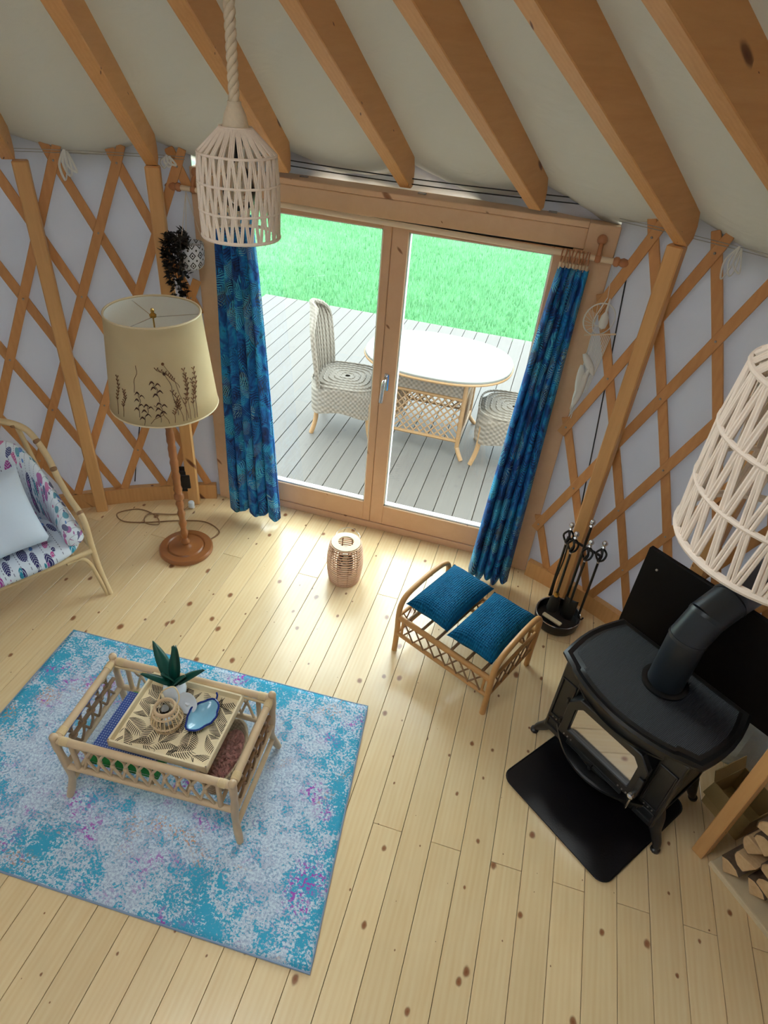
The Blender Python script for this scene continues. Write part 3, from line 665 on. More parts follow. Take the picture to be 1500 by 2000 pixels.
# ================================================================== HANGING PLANT
PX, PY, PZ = -1.935, 3.185, 1.635
pp = root('hanging_plant', 'trailing dark-leaved plant in patterned white pot hung beside the curtain', 'plant', (PX, PY, PZ))
MB().lathe([(.05, 0), (.066, .02), (.072, .08), (.070, .13), (.062, .13), (.06, .11)], 28).build('pot', 'pot', pp, smooth=True)
for i in range(3):
    a = .3 + 2 * PI * i / 3; MB().tube([(.07 * cos(a), .07 * sin(a), .125), (-.03, .058, .3655)], .0015, 5).build('hanging_string', 'rope', pp)
mbs = [MB() for _ in range(3)]; random.seed(11)
def leafq(mb, p, d, L, w):
    d = d.normalized(); sd = d.cross(V((0, 0, 1)));  sd = sd.normalized() if sd.length > .1 else V((1, 0, 0)); up_ = sd.cross(d)
    a, b1, b2, c = p, p + d * L * .45 + sd * w - up_ * .0, p + d * L * .45 - sd * w, p + d * L
    i = [mb.p(q) for q in (a, b1, c, b2, p + d * L * .45 + up_ * w * .35)]
    mb.f += [[i[0], i[1], i[4]], [i[1], i[2], i[4]], [i[2], i[3], i[4]], [i[3], i[0], i[4]]]
vines = []
for q in range(14):
    a = random.uniform(2.2, 4.9); rr = random.uniform(.02, .06); L = random.uniform(.08, .22); out = random.uniform(.07, .15)
    vines.append([V((rr * cos(a), rr * sin(a), .12)), V((out * cos(a), out * sin(a), .17)), V((out * 1.2 * cos(a), out * 1.2 * sin(a), .12 - L * .6)), V((out * 1.15 * cos(a), out * 1.15 * sin(a), .1 - L))])
for q in range(6):
    x = random.uniform(-.04, .03); vines.append([V((x * .3, -.05, .13)), V((x * .8 - .02, -.10, .12)), V((x, -.105, -.1)), V((x * 1.1 + .02, -.095, -.26)), V((x + .03, -.085, -.36 - .02 * q))])
for q in range(5): vines.append([V((-.05, -.02, .12)), V((-.09, -.04, .15)), V((-.11 - .01 * q, -.05, .05)), V((-.12 + .01 * q, -.05, -.08 - .03 * q))])
st = MB()
for vi, cp in enumerate(vines):
    c = spl(cp, 7); st.tube(c, .0014, 4)
    for i, p in enumerate(c):
        for s in (0,):
            d = V((random.uniform(-1, 1), random.uniform(-1, .6), random.uniform(-.7, .6))); leafq(mbs[vi % 3], p, d, random.uniform(.026, .042), random.uniform(.0105, .015))
st.build('stems', 'leafdk', pp)
for mb in mbs: tag(mb.build('foliage', 'leafdk', pp, solid=.0004), kind='stuff')

# ================================================================== DREAMCATCHER
dc = root('dreamcatcher', 'white macrame dreamcatcher with feathers hanging from the rod end', 'dreamcatcher', (.246, 3.226, 1.98))
MB().tube([(-.016, .018, -.018), (0, 0, -.16)], .0012, 5).build('cord', 'cotton', dc)
MB(M.Translation((-.010, 0, -.265)) @ M.Rotation(PI / 2, 4, 'X') @ M.Rotation(.35, 4, 'Y')).tube(circ((0, 0), .078, 32, 0), .0035, 6, closed=True).build('hoop', 'cotton', dc, smooth=True)
mb = MB()
for i in range(9):
    a = PI * .5 + i * .36; mb.tube([(-.010 + .076 * cos(a), 0, -.265 + .076 * sin(a)), (.003 + .028 * cos(a * 1.7), 0, -.29 + .03 * sin(a * 1.7))], .0011, 4)
mb.tube(spl([(0, 0, -.16), (-.02, 0, -.22), (-.035, 0, -.28), (-.02, 0, -.33), (.02, 0, -.34)], 6), .0025, 5)
mb.build('web', 'cotton', dc, smooth=True)
MB().lathe([(.003, -.31), (.017, -.30), (.022, -.275), (.018, -.245), (.006, -.225), (.003, -.16)], 12, (.012, -.004, 0)).build('tassel_bead', 'cotton', dc, smooth=True)
MB().tube([(-.06, -.004, -.352), (.085, -.004, -.322)], .0045, 8).build('crossbar', 'rodwood', dc, smooth=True)
random.seed(5)
for i in range(12):
    x = -.025 + .008 * i; L = random.uniform(.25, .32) if i > 3 else random.uniform(.32, .48)
    MB().tube([(x, -.006, -.335), (x * .8 - .004, -.008, -.335 - L * .6), (x * .7 - .012, -.006, -.335 - L)], .0021, 5).build('fringe', 'cotton', dc)
for x, z, L, w, tilt in ((-.035, -.44, .13, .02, -.6), (-.03, -.50, .19, .02, -.1), (0., -.54, .20, .022, .1), (.012, -.50, .2, .015, .2)):
    m = M.Translation((x, -.012, z)) @ M.Rotation(tilt, 4, 'Y')
    MB(m).grid(lambda u, v: ((u - .5) * 2 * w * sin(PI * min(1, v * .9 + .08)) ** .6, -.006 * cos((u - .5) * 3), -L * v), 4, 8).build('feather', 'cotton', dc, smooth='all', solid=.0008)

# ================================================================== PENDANT LAMPS
def pendant(label, x, y, zr, rope_top, nseg=25):
    R_ = .130; h = .083
    t = root('pendant_lamp', label, 'pendant lamp', (x, y, zr), group='woven rope pendant lamps')
    z1 = 3 * h; zt = z1 + .072; rt_ = .05
    rings = [(R_, 0), (R_ * 1.02, h), (R_ * 1.02, 2 * h), (R_ * .97, z1), (rt_, zt)]
    for r, z in rings: MB().tube(circ((0, 0), r, 48, z), .0042 if z else .006, 7, closed=True).build('hoop', 'paperrope', t, smooth=True)
    for q in range(4):
        (ra, za), (rb, zb) = rings[q], rings[q + 1]; mb = MB(); n = nseg
        for i in range(n):
            for s in (-1, 1):
                for w in (-1, 1):                  # each leg of the zigzag is a doubled cord
                    a0 = 2 * PI * (i + .5 * (q % 2)) / n; a1 = a0 + s * PI / n * .80; e = w * .0032
                    p0 = V((ra * cos(a1 + e / ra), ra * sin(a1 + e / ra), za)); f1 = e / rb * (.8 if q < 3 else .5) + s * (.026 if q < 3 else .05)
                    p1 = V((rb * cos(a0 + f1), rb * sin(a0 + f1), zb))
                    mb.tube([p0, p1], .0030, 6)
        mb.build('woven_cord', 'paperrope', t, smooth=True)
    mb = MB()
    MB().lathe([(.041, zt - .022), (.042, zt - .005), (.04, zt + .01), (.034, zt + .035), (.022, zt + .06), (.021, zt + .07)], 24).build('rope_cap', 'rope', t, smooth=True)
    for q in range(3):
        pts = []
        L = rope_top - zr - zt - .06; n = int(L / .006)
        for i in range(n + 1):
            a = i * .006 / .075 * 2 * PI + 2 * PI * q / 3; pts.append((.0085 * cos(a), .0085 * sin(a), zt + .06 + i * .006))
        MB().tube(pts, .0098, 7).build('rope_strand', 'rope', t, smooth='all')
    MB().lathe([(.018, zt - .09), (.02, zt - .02)], 14).build('lamp_holder', 'dark', t, smooth=True)
    MB().lathe([(.012, zt - .085), (.02, zt - .1), (.045, zt - .145), (.055, zt - .185), (.047, zt - .222), (.024, zt - .24), (.002, zt - .243)], 24, caps=False).build('bulb', 'clear', t, smooth='all')
    MB().tube(spl([(0, 0, zt - .09), (.012, 0, zt - .14), (-.01, .006, zt - .19), (.01, -.006, zt - .15), (0, .008, zt - .1)], 6), .0012, 5).build('filament', 'brass', t)
pendant('woven rope pendant lamp hanging in front of the door', -1.083, 2.118, 2.150, 2.82)
pendant('large near woven rope pendant lamp cut by the right picture edge', .378, .832, 2.208, 3.0)

# ================================================================== ARMCHAIR
ac = root('rattan_armchair', 'rattan armchair with feather-print padding at the left wall', 'armchair', (-2.07, 2.14, 0), math.radians(59.7))
WA = .86
for sd in (0, 1):
    fx = (lambda x: x) if sd == 0 else (lambda x: -WA - x)
    P = lambda l: [(fx(a), b, c) for a, b, c in l]
    MB().tube(spl(P([(.035, .05, 0), (.022, .085, .16), (.012, .09, .36), (.008, .085, .50), (.006, .12, .565), (0, .2, .605), (-.004, .30, .68), (-.012, .37, .80), (-.035, .435, .90), (-.07, .475, .955), (-.15, .505, 1.0), (-.28, .535, 1.03), (-.43, .545, 1.04)]), 6), .0165, 12).build('hoop_frame', 'rattan_pale', ac, smooth=True)
    MB().tube(spl(P([(.02, .05, 0), (.0, .075, .14), (-.02, .085, .24), (-.06, .085, .30), (-.14, .07, .315)]), 6), .011, 10).build('brace', 'rattan_pale', ac, smooth=True)
    MB().tube(spl(P([(0, .50, 0), (-.01, .52, .4), (-.06, .52, .8), (-.085, .485, .95)]), 6), .014, 10).build('back_leg', 'rattan_pale', ac, smooth=True)
    for z0 in ((.012, .1, .47), (.006, .12, .565), (-.008, .335, .74), (-.03, .42, .88), (-.10, .49, .97)):
        c = P([z0])[0]; MB(M.Translation(c)).ball((0, 0, 0), .0188, 12).build('cane_binding', 'rattan_dk', ac, smooth=True)
    MB().tube(P([(.014, .09, .34), (0, .5, .34)]), .013, 10).build('side_rail', 'rattan_pale', ac, smooth=True)
MB().tube([(.0, .07, .335), (-WA, .07, .335)], .014, 10).build('front_rail', 'rattan_pale', ac, smooth=True)
MB().tube([(.0, .5, .335), (-WA, .5, .335)], .014, 10).build('back_rail', 'rattan_pale', ac, smooth=True)
def seat(u, v):
    a = 2 * PI * u; sx = abs(cos(a)) ** .5 * (1 if cos(a) > 0 else -1); sy = abs(sin(a)) ** .5 * (1 if sin(a) > 0 else -1)
    ph = PI * v; rr = sin(ph) ** .35; z = .39 - .055 * cos(ph)
    return (-WA / 2 + (WA / 2 - .02) * sx * rr, .27 + .245 * sy * rr, z)
MB().grid(seat, 64, 16, lambda u, v: (seat(u, v)[0] + 2, seat(u, v)[1] + 1), closeu=True).build('seat_cushion', 'feather', ac, smooth='all')
# padded back and arms follow the hoop
path = spl([(-.025, .06, .47), (-.03, .15, .56), (-.035, .27, .63), (-.05, .35, .74), (-.085, .41, .85), (-.17, .45, .93), (-.43, .47, .965), (-.69, .45, .93), (-.775, .41, .85), (-.81, .35, .74), (-.825, .27, .63), (-.83, .15, .56), (-.835, .06, .47)], 5)
NPp = len(path) - 1
def pad(u, v):
    i = min(int(u * NPp), NPp - 1); f = u * NPp - i; q = path[i].lerp(path[i + 1], f)
    c = V((-WA / 2, .02, 0)); inn = V((c.x - q.x, c.y - q.y, 0)).normalized()
    a = 2 * PI * v; e_ = max(0., 1 - (max(0., .035 - min(u, 1 - u)) / .035) ** 2) ** .5; hgt = (q.z - .40) / 2; thick = .052 * e_; hz_ = hgt * (.25 + .75 * e_) if e_ > 0 else 0.
    return V((q.x, q.y, .41 + hgt)) + inn * (.038 + thick * cos(a) - .05 * (1 - (sin(a) + 1) / 2) * 0) + V((0, 0, hz_ * abs(sin(a)) ** .8 * (1 if sin(a) > 0 else -1)))
MB().grid(pad, NPp * 3, 24, lambda u, v: (u * 1.7, (abs(v - .5)) * 1.1)).build('back_cushion', 'feather', ac, smooth='all')
pw = root('white_pillow', 'plain white pillow leaning in the rattan armchair', 'pillow', (-2.07, 2.14, .43), math.radians(59.7))
def pill(L, Wd, T, mt):
    def fn(u, v):
        x = (u - .5) * 2; ph = 2 * PI * v
        return None
    mb = MB(mt); n = 20
    for sgn in (1, -1):
        def f(u, v):
            x, y = (u - .5) * 2, (v - .5) * 2; q = (1 - x ** 4) * (1 - y ** 4); e = 1 - .06 * (1 - abs(x)) * 0 - .07 * (x * x * (1 - y * y) * 0 + 0)
            px = x * (1 - .07 * (1 - y * y)) ; py = y * (1 - .07 * (1 - x * x))
            return (px * L / 2, py * Wd / 2, sgn * T / 2 * max(0, q) ** .55 * (1 + .06 * sin(5 * x + 3 * y)))
        mb.grid(f, n, n, lambda u, v: (u * L, v * Wd))
    return mb
pill(.46, .42, .17, M.Translation((-.405, .19, .232)) @ M.Rotation(.08, 4, 'Z') @ M.Rotation(math.radians(62), 4, 'X')).build('pillow_cover', 'pillow', pw, smooth='all')

# ================================================================== RUG
RC = [V((-2.103, 1.863)), V((-.433, 1.945)), V((-.311, .772))]
ex = (RC[1] - RC[0]).normalized(); ang = math.atan2(ex.y, ex.x)
RL, RW = (RC[1] - RC[0]).length, 1.165
rg = root('area_rug', 'distressed blue, grey and turquoise rug under the coffee table', 'rug', (RC[1].x, RC[1].y, 0), ang - .012)
def rugf(u, v):
    x = -RL * u; y = -RW * v
    x += .10 * v * (1 - u); k = .004 * sin(3 * v + 2) * (1 - u)
    lift = .010 * max(0, 1 - abs(v - .03) / .06) * max(0, 1 - u / .05)
    return (x, y, .008 + lift)
b = MB().grid(rugf, 60, 44, lambda u, v: (u * RL, v * RW)).build('pile', 'rug', rg, smooth='all')
md = b.modifiers.new('thickness', 'SOLIDIFY'); md.thickness = .007; md.offset = -1
edge = [V(rugf(u, 0)) for u in [i / 20 for i in range(21)]] + [V(rugf(1, i / 14)) for i in range(1, 15)] + [V(rugf(1 - i / 20, 1)) for i in range(1, 21)] + [V(rugf(0, 1 - i / 30)) for i in range(1, 30)]
for q in edge: q.z = max(.0045, q.z - .003)
MB().tube(edge, .0045, 6, closed=True).build('binding', m_plain('grey_rug_binding', srgb(140, 158, 182), .9), rg, smooth=True)

# ================================================================== COFFEE TABLE
TX, TY, TA = -1.139, 1.335, math.radians(3.6)
ct = root('coffee_table', 'rattan coffee table with ornate lattice sides on the rug', 'coffee table', (TX, TY, .0135), TA)
L2, W2, TZ = .372, .208, .395
for sx in (-1, 1):
    for sy in (-1, 1):
        MB().tube(spl([(sx * (L2 + .018), sy * (W2 + .022), 0), (sx * (L2 + .004), sy * (W2 + .008), .06), (sx * (L2 - .006), sy * (W2 - .002), .14), (sx * L2, sy * W2, .24), (sx * (L2 + .004), sy * (W2 + .004), .33), (sx * (L2 + .004), sy * (W2 + .004), TZ + .012)], 5), [.014 + .003 * abs(sin(i * .35)) for i in range(26)], 12).build('leg', 'rattan', ct, smooth=True)
        MB().ball((sx * (L2 + .004), sy * (W2 + .004), TZ + .014), .018, 12).build('leg_knob', 'rattan', ct, smooth=True)
        for dx, dy in ((-1, 0), (0, -1)):
            p0 = V((sx * L2, sy * W2, TZ - .006)); d = V((dx * sx, dy * sy, 0))
            mb = MB()
            for i in range(6): mb.tube([p0 + d * (.022 + i * .0055), p0 + d * (.0268 + i * .0055)], .0185, 12)
            mb.build('cane_binding', 'rattan_pale', ct, smooth=True)
def rail(a, b, r, mat='rattan', name='rail'): MB().tube([a, b], r, 12).build(name, mat, ct, smooth=True)
for sy in (-1, 1):
    y = sy * W2
    rail((-L2, y, TZ - .006), (L2, y, TZ - .006), .0165, name='top_rail'); rail((-L2, y, .205), (L2, y, .205), .014, name='lower_rail')
    rail((-L2, y * .93, TZ - .026), (L2, y * .93, TZ - .026), .006, 'rattan_pale', 'ledge')
    for x in (-L2 + .06, L2 - .06): rail((x, y, .205), (x, y, TZ), .011, name='upright')
    n = 10
    for i in range(n):
        xc = -L2 + .09 + (2 * L2 - .18) * (i + .5) / n; hw = (2 * L2 - .18) / n / 2
        for s in (-1, 1):
            MB().tube(spl([(xc - s * hw * 1.2, y, TZ - .02), (xc - s * hw * .3, y - sy * .006 * s, TZ - .06), (xc + s * hw * .15, y + sy * .006 * s, .30), (xc + s * hw * 1.1, y, .217)], 5), .0062, 7).build('cane_twist', 'rattan', ct, smooth=True)
        MB().ball((xc, y + sy * .004, .305), .011, 8).build('cane_knot', 'rattan', ct, smooth=True)
for sx in (-1, 1):
    x = sx * L2
    rail((x, -W2, TZ - .006), (x, W2, TZ - .006), .0165, name='top_rail'); rail((x, -W2, .205), (x, W2, .205), .013, name='lower_rail'); rail((x, -W2, .09), (x, W2, .09), .012, name='stretcher')
    rail((x, -W2 + .03, .30), (x, W2 - .03, .30), .010, 'rattan_dk', 'mid_rail')
    n = 5
    for i in range(n):
        yc = -W2 + .05 + (2 * W2 - .1) * (i + .5) / n; hw = (2 * W2 - .1) / n / 2
        for s in (-1, 1):
            MB().tube(spl([(x, yc - s * hw, TZ - .02), (x + s * .007, yc - s * hw * .25, .34), (x - s * .007, yc + s * hw * .25, .27), (x, yc + s * hw, .215)], 5), .006, 7).build('cane_twist', 'rattan_dk', ct, smooth=True)
        MB(M.Translation((x, yc, .30))).tube(circ((0, 0), .014, 10, 0), .005, 6, closed=True).build('cane_knot', 'rattan_dk', ct, smooth=True)
for i in range(5):
    x = -L2 + .07 + i * (2 * L2 - .14) / 4; rail((x, -W2, .197), (x, W2, .197), .0085, name='shelf_slat')
MB().box(-L2 + .012, L2 - .012, -W2 + .012, W2 - .012, TZ - .024, TZ - .019).build('glass_top', 'clear', ct)
TT = .0135 + TZ - .0185             # top of the glass
# ---- tray
tr = root('wooden_tray', 'pale plywood tray with dark leaf cut-outs on the coffee table', 'tray', (-1.093, 1.338, TT), math.radians(2.6))
tw, td = .213, .177
MB().box(-tw, tw, -td, td, 0, .006).build('tray_base', 'trayply', tr)
for a in ((-tw, tw, -td, -td + .009), (-tw, tw, td - .009, td), (-tw, -tw + .009, -td, td), (tw - .009, tw, -td, td)): MB().box(a[0], a[1], a[2], a[3], 0, .040).build('tray_side', 'trayply', tr, bevel=.0015)
random.seed(21); cells = []
for i in range(5):
    for j in range(5): cells.append((-tw + .048 + i * .083 + random.uniform(-.012, .012), -td + .042 + j * .070 + random.uniform(-.012, .012)))
for cx_, cy_ in cells:
    th = random.uniform(0, 2 * PI); L = random.uniform(.10, .125); w = .036; mb = MB()
    for q in range(12):
        f = (q + .8) / 13
        for s in (-1, 1):
            hw = w * sin(PI * min(.97, f * .9 + .08)) ** .8; x0 = -L / 2 + L * f * .9
            pts = [(x0, s * .002), (x0 + .0038, s * .002), (x0 + .0125, s * hw * .6), (x0 + .021, s * hw), (x0 + .019, s * hw), (x0 + .0085, s * hw * .6)]
            ids = []
            ok = True; W_ = []
            for a, b_ in pts:
                X = cx_ + a * cos(th) - b_ * sin(th); Y = cy_ + a * sin(th) + b_ * cos(th)
                if abs(X) > tw - .011 or abs(Y) > td - .011: ok = False
                W_.append((X, Y))
            if ok: mb.prism(W_ if s > 0 else W_[::-1], .0055, .0066)
    if mb.v: mb.build('leaf_cutout', 'traydark', tr)
ZT = TT + .0069
# ---- rattan lantern vase
lv = root('rattan_tealight_holder', 'small round rattan lantern on the wooden tray', 'lantern', (-1.128, 1.315, ZT))
for r, z in ((.052, .006), (.062, .04), (.050, .085), (.040, .103), (.040, .112)): MB().tube(circ((0, 0), r, 24, z), .0045 if z < .1 else .006, 6, closed=True).build('hoop', 'rattan', lv, smooth=True)
for i in range(22):
    a = 2 * PI * i / 22; MB().tube(spl([(r * cos(a), r * sin(a), z) for r, z in ((.050, .004), (.062, .035), (.058, .065), (.040, .103))], 3), .0027, 5).build('cane_rib', 'rattan_pale', lv, smooth=True)
MB().lathe([(.036, .006), (.044, .04), (.040, .08), (.033, .105)], 20, caps=False).build('glass_cup', 'clear', lv, smooth='all')
MB().tube(spl([(-.04, .01, .108), (-.03, .04, .15), (.01, .065, .165), (.045, .04, .14), (.04, 0, .108)], 6), .003, 6).build('handle', 'rattan_pale', lv, smooth=True)
MB().lathe([(.018, .01), (.018, .03)], 14).build('tealight', 'white', lv)
# ---- heart-shaped white vase with snake plant leaves
vp = root('potted_plant', 'white vase with upright dark green leaves at the tray corner', 'plant', (-1.170, 1.446, ZT))
MB().lathe([(.03, 0), (.045, .02), (.05, .05), (.042, .085), (.034, .10), (.03, .098), (.036, .06)], 20).build('vase', 'white', vp, smooth=True)
for az, tilt, L, w in ((2.6, .62, .21, .028), (1.6, .25, .20, .027), (1.2, .12, .23, .022), (.4, .75, .16, .024), (-.1, .45, .12, .025), (3.6, .7, .15, .02), (4.6, .3, .15, .026)):
    m = M.Translation((0, 0, .07)) @ M.Rotation(az, 4, 'Z') @ M.Rotation(tilt, 4, 'Y')
    MB(m).grid(lambda u, v: ((.012 * (1 - 4 * (u - .5) ** 2)) * -1 + .05 * v * v * tilt, (u - .5) * 2 * w * (sin(PI * (v * .86 + .14)) ** .8), L * v), 4, 10).build('leaf', 'leaf', vp, smooth='all', solid=.0015)
wh = root('white_heart_dish', 'white rounded dish behind the rattan lantern on the tray', 'dish', (-1.085, 1.408, ZT))
MB(M.Translation((0, 0, .045)) @ M.Rotation(math.radians(62), 4, 'X')).lathe([(.012, -.006), (.03, -.004), (.044, .006), (.048, .012), (.044, .012), (.028, .002), (.004, -.001)], 24).build('bowl', 'white', wh, smooth=True)
MB().lathe([(.026, 0), (.02, .006), (.012, .02), (.012, .04)], 16).build('foot', 'white', wh, smooth=True)
# ---- blue glass dish, leaf shaped
bd_ = root('blue_glass_dish', 'leaf-shaped blue glass dish with dark blue rim on the tray', 'dish', (-1.005, 1.384, ZT))
def leafr(a): return .058 * (1 + .42 * max(0, cos(a - 1.35)) ** 7 + .52 * max(0, cos(a + 1.75)) ** 6) * (1 + .025 * sin(9 * a))
MB().grid(lambda u, v: (leafr(2 * PI * u) * v * cos(2 * PI * u), leafr(2 * PI * u) * v * sin(2 * PI * u), .004 + .026 * v ** 2.5), 40, 6, closeu=True).build('bowl', 'blueglass', bd_, smooth='all', solid=.003)
MB().tube([(leafr(2 * PI * i / 40) * cos(2 * PI * i / 40), leafr(2 * PI * i / 40) * sin(2 * PI * i / 40), .031) for i in range(40)], .0045, 7, closed=True).build('rim', 'bluerim', bd_, smooth=True)
MB().tube(spl([(.018, .082, .03), (.014, .10, .036), (.004, .112, .034)], 4), .004, 6).build('stem_handle', 'bluerim', bd_, smooth=True)
# ---- books and basket on the lower shelf
SH = .0135 + .197 + .0095
def book(name, label, x, y, z, rz, L, Wd, T, mat):
    b = root(name, label, 'book', (x, y, z), rz)
    MB().box(-L / 2, L / 2, -Wd / 2, Wd / 2, 0, .003).build('cover', mat, b); MB().box(-L / 2, L / 2, -Wd / 2, Wd / 2, T - .003, T).build('cover', mat, b)
    MB().box(-L / 2, -L / 2 + .003, -Wd / 2, Wd / 2, .003, T - .003).build('spine', mat, b); MB().box(-L / 2 + .003, L / 2 - .005, -Wd / 2 + .005, Wd / 2 - .005, .003, T - .003).build('pages', 'paper', b)
book('book', 'green book lying under the blue dotted book in the coffee table', -1.275, 1.335, SH, TA + .02, .30, .36, .02, 'green')
book('book', 'blue book with white dots on the coffee table shelf', -1.295, 1.335, SH + .0202, TA - .02, .28, .30, .03, 'dots')
bk = root('petal_basket', 'woven oval basket of dried pink petals on the coffee table shelf', 'basket', (-.882, 1.322, SH), TA)
mb = MB()
def ov(r, z): return [(.078 * r * cos(2 * PI * i / 32), .165 * r * sin(2 * PI * i / 32), z) for i in range(32)]
MB().grid(lambda u, v: (.074 * (.9 + .1 * v) * cos(2 * PI * u), .158 * (.9 + .1 * v) * sin(2 * PI * u), .004 + .085 * v), 40, 5, closeu=True).build('basket_wall', 'basket', bk, smooth='all', solid=.005)
MB().prism([(q[0] * .86, q[1] * .86) for q in ov(1, 0)], 0, .006).build('basket_base', 'basket', bk)
MB().tube([(q[0] * .95, q[1] * .957, .090) for q in ov(1, 0)], .006, 7, closed=True).build('basket_rim', 'basket', bk, smooth=True)
random.seed(8); mb = MB()
for i in range(420):
    a, r = random.uniform(0, 2 * PI), math.sqrt(random.random()) * .9; p = V((.066 * r * cos(a), .142 * r * sin(a), .05 + .035 * (1 - r * r) + random.uniform(-.004, .01)))
    d = V((random.uniform(-1, 1), random.uniform(-1, 1), random.uniform(-.4, .7))).normalized() * random.uniform(.007, .013); e = d.orthogonal().normalized() * random.uniform(.004, .008)
    ii = [mb.p(q) for q in (p - d, p + e, p + d, p - e)]; mb.f.append(ii)
tag(mb.build('dried_petals', 'potpourri', bk), kind='stuff')
MB().prism([(q[0] * .84, q[1] * .84) for q in ov(1, 0)], .006, .045).build('petal_bed', 'potpourri', bk)

# ================================================================== WICKER LANTERN ON THE FLOOR
wl = root('wicker_lantern', 'barrel-shaped willow lantern on the floor before the door', 'lantern', (-.86, 2.815, 0))
def lr(z): return .092 + .016 * sin(PI * min(1, max(0, z / .29)))
for i in range(17):
    z = .008 + i * .0172; MB().tube(circ((0, 0), lr(z), 28, z), .0044, 6, closed=True).build('willow_hoop', m_l if i else (m_l := m_plain('brown_willow', srgb(222, 178, 144), .5, nz=.12)), wl, smooth=True)
for i in range(10):
    a = 2 * PI * i / 10 + .2; MB().tube([((lr(z) - .006) * cos(a), (lr(z) - .006) * sin(a), z) for z in (.004, .06, .13, .2, .288)], .0035, 6).build('upright', 'rattan_dk', wl, smooth=True)
MB().lathe([(.088, .284), (.088, .292), (.048, .294), (.046, .286)], 28, caps=False).build('top_ring', 'trayply', wl, smooth=True)
MB().lathe([(.082, .004), (.082, .012)], 28).build('base', 'trayply', wl)
MB().lathe([(.045, .013), (.05, .02), (.05, .15), (.047, .15), (.047, .02)], 24, caps=False).build('glass_cup', 'clear', wl, smooth='all')
MB().lathe([(.032, .014), (.032, .075), (.005, .077)], 18).build('candle', 'white', wl, smooth=True)
MB().tube(spl([(-.075, .02, .29), (-.065, .055, .32), (0, .085, .335), (.065, .055, .32), (.075, .02, .29)], 6), .002, 6).build('handle', 'chrome', wl, smooth=True)

# ================================================================== RATTAN BENCH
bA = math.atan2(-.25, .54)
bn = root('rattan_bench', 'small honey rattan bench with hooped ends beside the stove', 'bench', (-.407, 2.362, 0), bA)
BL, BD, BH = .595, .44, .40
for x in (0, BL):
    MB().tube(spl([(x, 0, 0), (x, .004, .15), (x, 0, .27), (x, .012, .345), (x, .06, .39), (x, .16, .408), (x, .28, .415), (x, BD - .06, .405), (x, BD - .01, .36), (x, BD, .28), (x, BD - .004, .15), (x, BD, 0)], 6), .0155, 12).build('end_hoop', 'rattan2', bn, smooth=True)
    for z in (.265, .14): MB().tube([(x, 0, z), (x, BD, z)], .010, 10).build('end_rail', 'rattan2', bn, smooth=True)
    for i in range(5):
        y0 = .04 + (BD - .08) * i / 5; y1 = y0 + (BD - .08) / 5
        for a, b_ in ((y0, y1), (y1, y0)): MB().tube([(x + (.004 if a < b_ else -.004), a, .14), (x + (.004 if a < b_ else -.004), b_, .265)], .0042, 6).build('lattice_cane', 'rattan_dk', bn, smooth=True)
for y in (0, BD):
    for z, r in ((.265, .0145), (.14, .012), (.245, .006)): MB().tube([(0, y, z), (BL, y, z)], r, 10).build('long_rail', 'rattan2', bn, smooth=True)
    n = 7
    for i in range(n):
        x0 = .045 + (BL - .09) * i / n; x1 = x0 + (BL - .09) / n
        for a, b_ in ((x0, x1), (x1, x0)): MB().tube([(a, y + (.004 if a < b_ else -.004), .148), (b_, y + (.004 if a < b_ else -.004), .255)], .0046, 6).build('lattice_cane', 'rattan_dk', bn, smooth=True)
    for x in (.035, BL - .035): MB().tube([(x, y, .14), (x, y, .265)], .0075, 8).build('upright', 'rattan2', bn, smooth=True)
for i in range(6): MB().tube([(.06 + i * (BL - .12) / 5, 0, .272), (.06 + i * (BL - .12) / 5, BD, .272)], .0085, 8).build('seat_slat', 'rattan_dk', bn, smooth=True)
for cx_, cy_, rz, ti, lab in ((.155, .245, .005, .02, 'teal knitted cushion on the bench end nearer the door'), (.439, .225, -.005, -.02, 'teal knitted cushion on the bench end nearer the stove')):
    c = root('teal_cushion', lab, 'cushion', (-.407 + cx_ * cos(bA) - cy_ * sin(bA), 2.362 + cx_ * sin(bA) + cy_ * cos(bA), .282), bA + rz, 'teal bench cushions')
    pill(.272, .44, .125, M.Translation((0, 0, .073)) @ M.Rotation(ti, 4, 'Y') @ M.Rotation(.01, 4, 'X')).build('cushion_cover', 'cushion', c, smooth='all')

# ================================================================== FIRESIDE TOOLS
ft = root('fireside_tool_set', 'black iron fireside tool stand with ornate handles beside the stove', 'fire tools', (.452, 2.905, 0), -.5)
MB().lathe([(.118, 0), (.128, .012), (.134, .06), (.130, .076), (.122, .078), (.116, .03), (.02, .028)], 36).build('bucket_base', 'iron', ft, smooth=True)
MB().tube(circ((0, 0), .131, 36, .076), .003, 6, closed=True).build('rim', 'chrome', ft, smooth=True)
MB().tube([(0, .05, .03), (0, .05, .70)], .008, 10).build('pole', 'iron', ft, smooth=True)
MB().box(-.11, .11, .044, .056, .555, .568).build('hanger_bar', 'iron', ft, bevel=.002)
def fin(x, y, z, name='knob'):
    MB().lathe([(.006, 0), (.012, .006), (.006, .014), (.014, .026), (.016, .034), (.010, .046), (.004, .05)], 12, (x, y, z)).build(name, 'chrome', ft, smooth=True)
fin(0, .05, .70, 'top_knob')
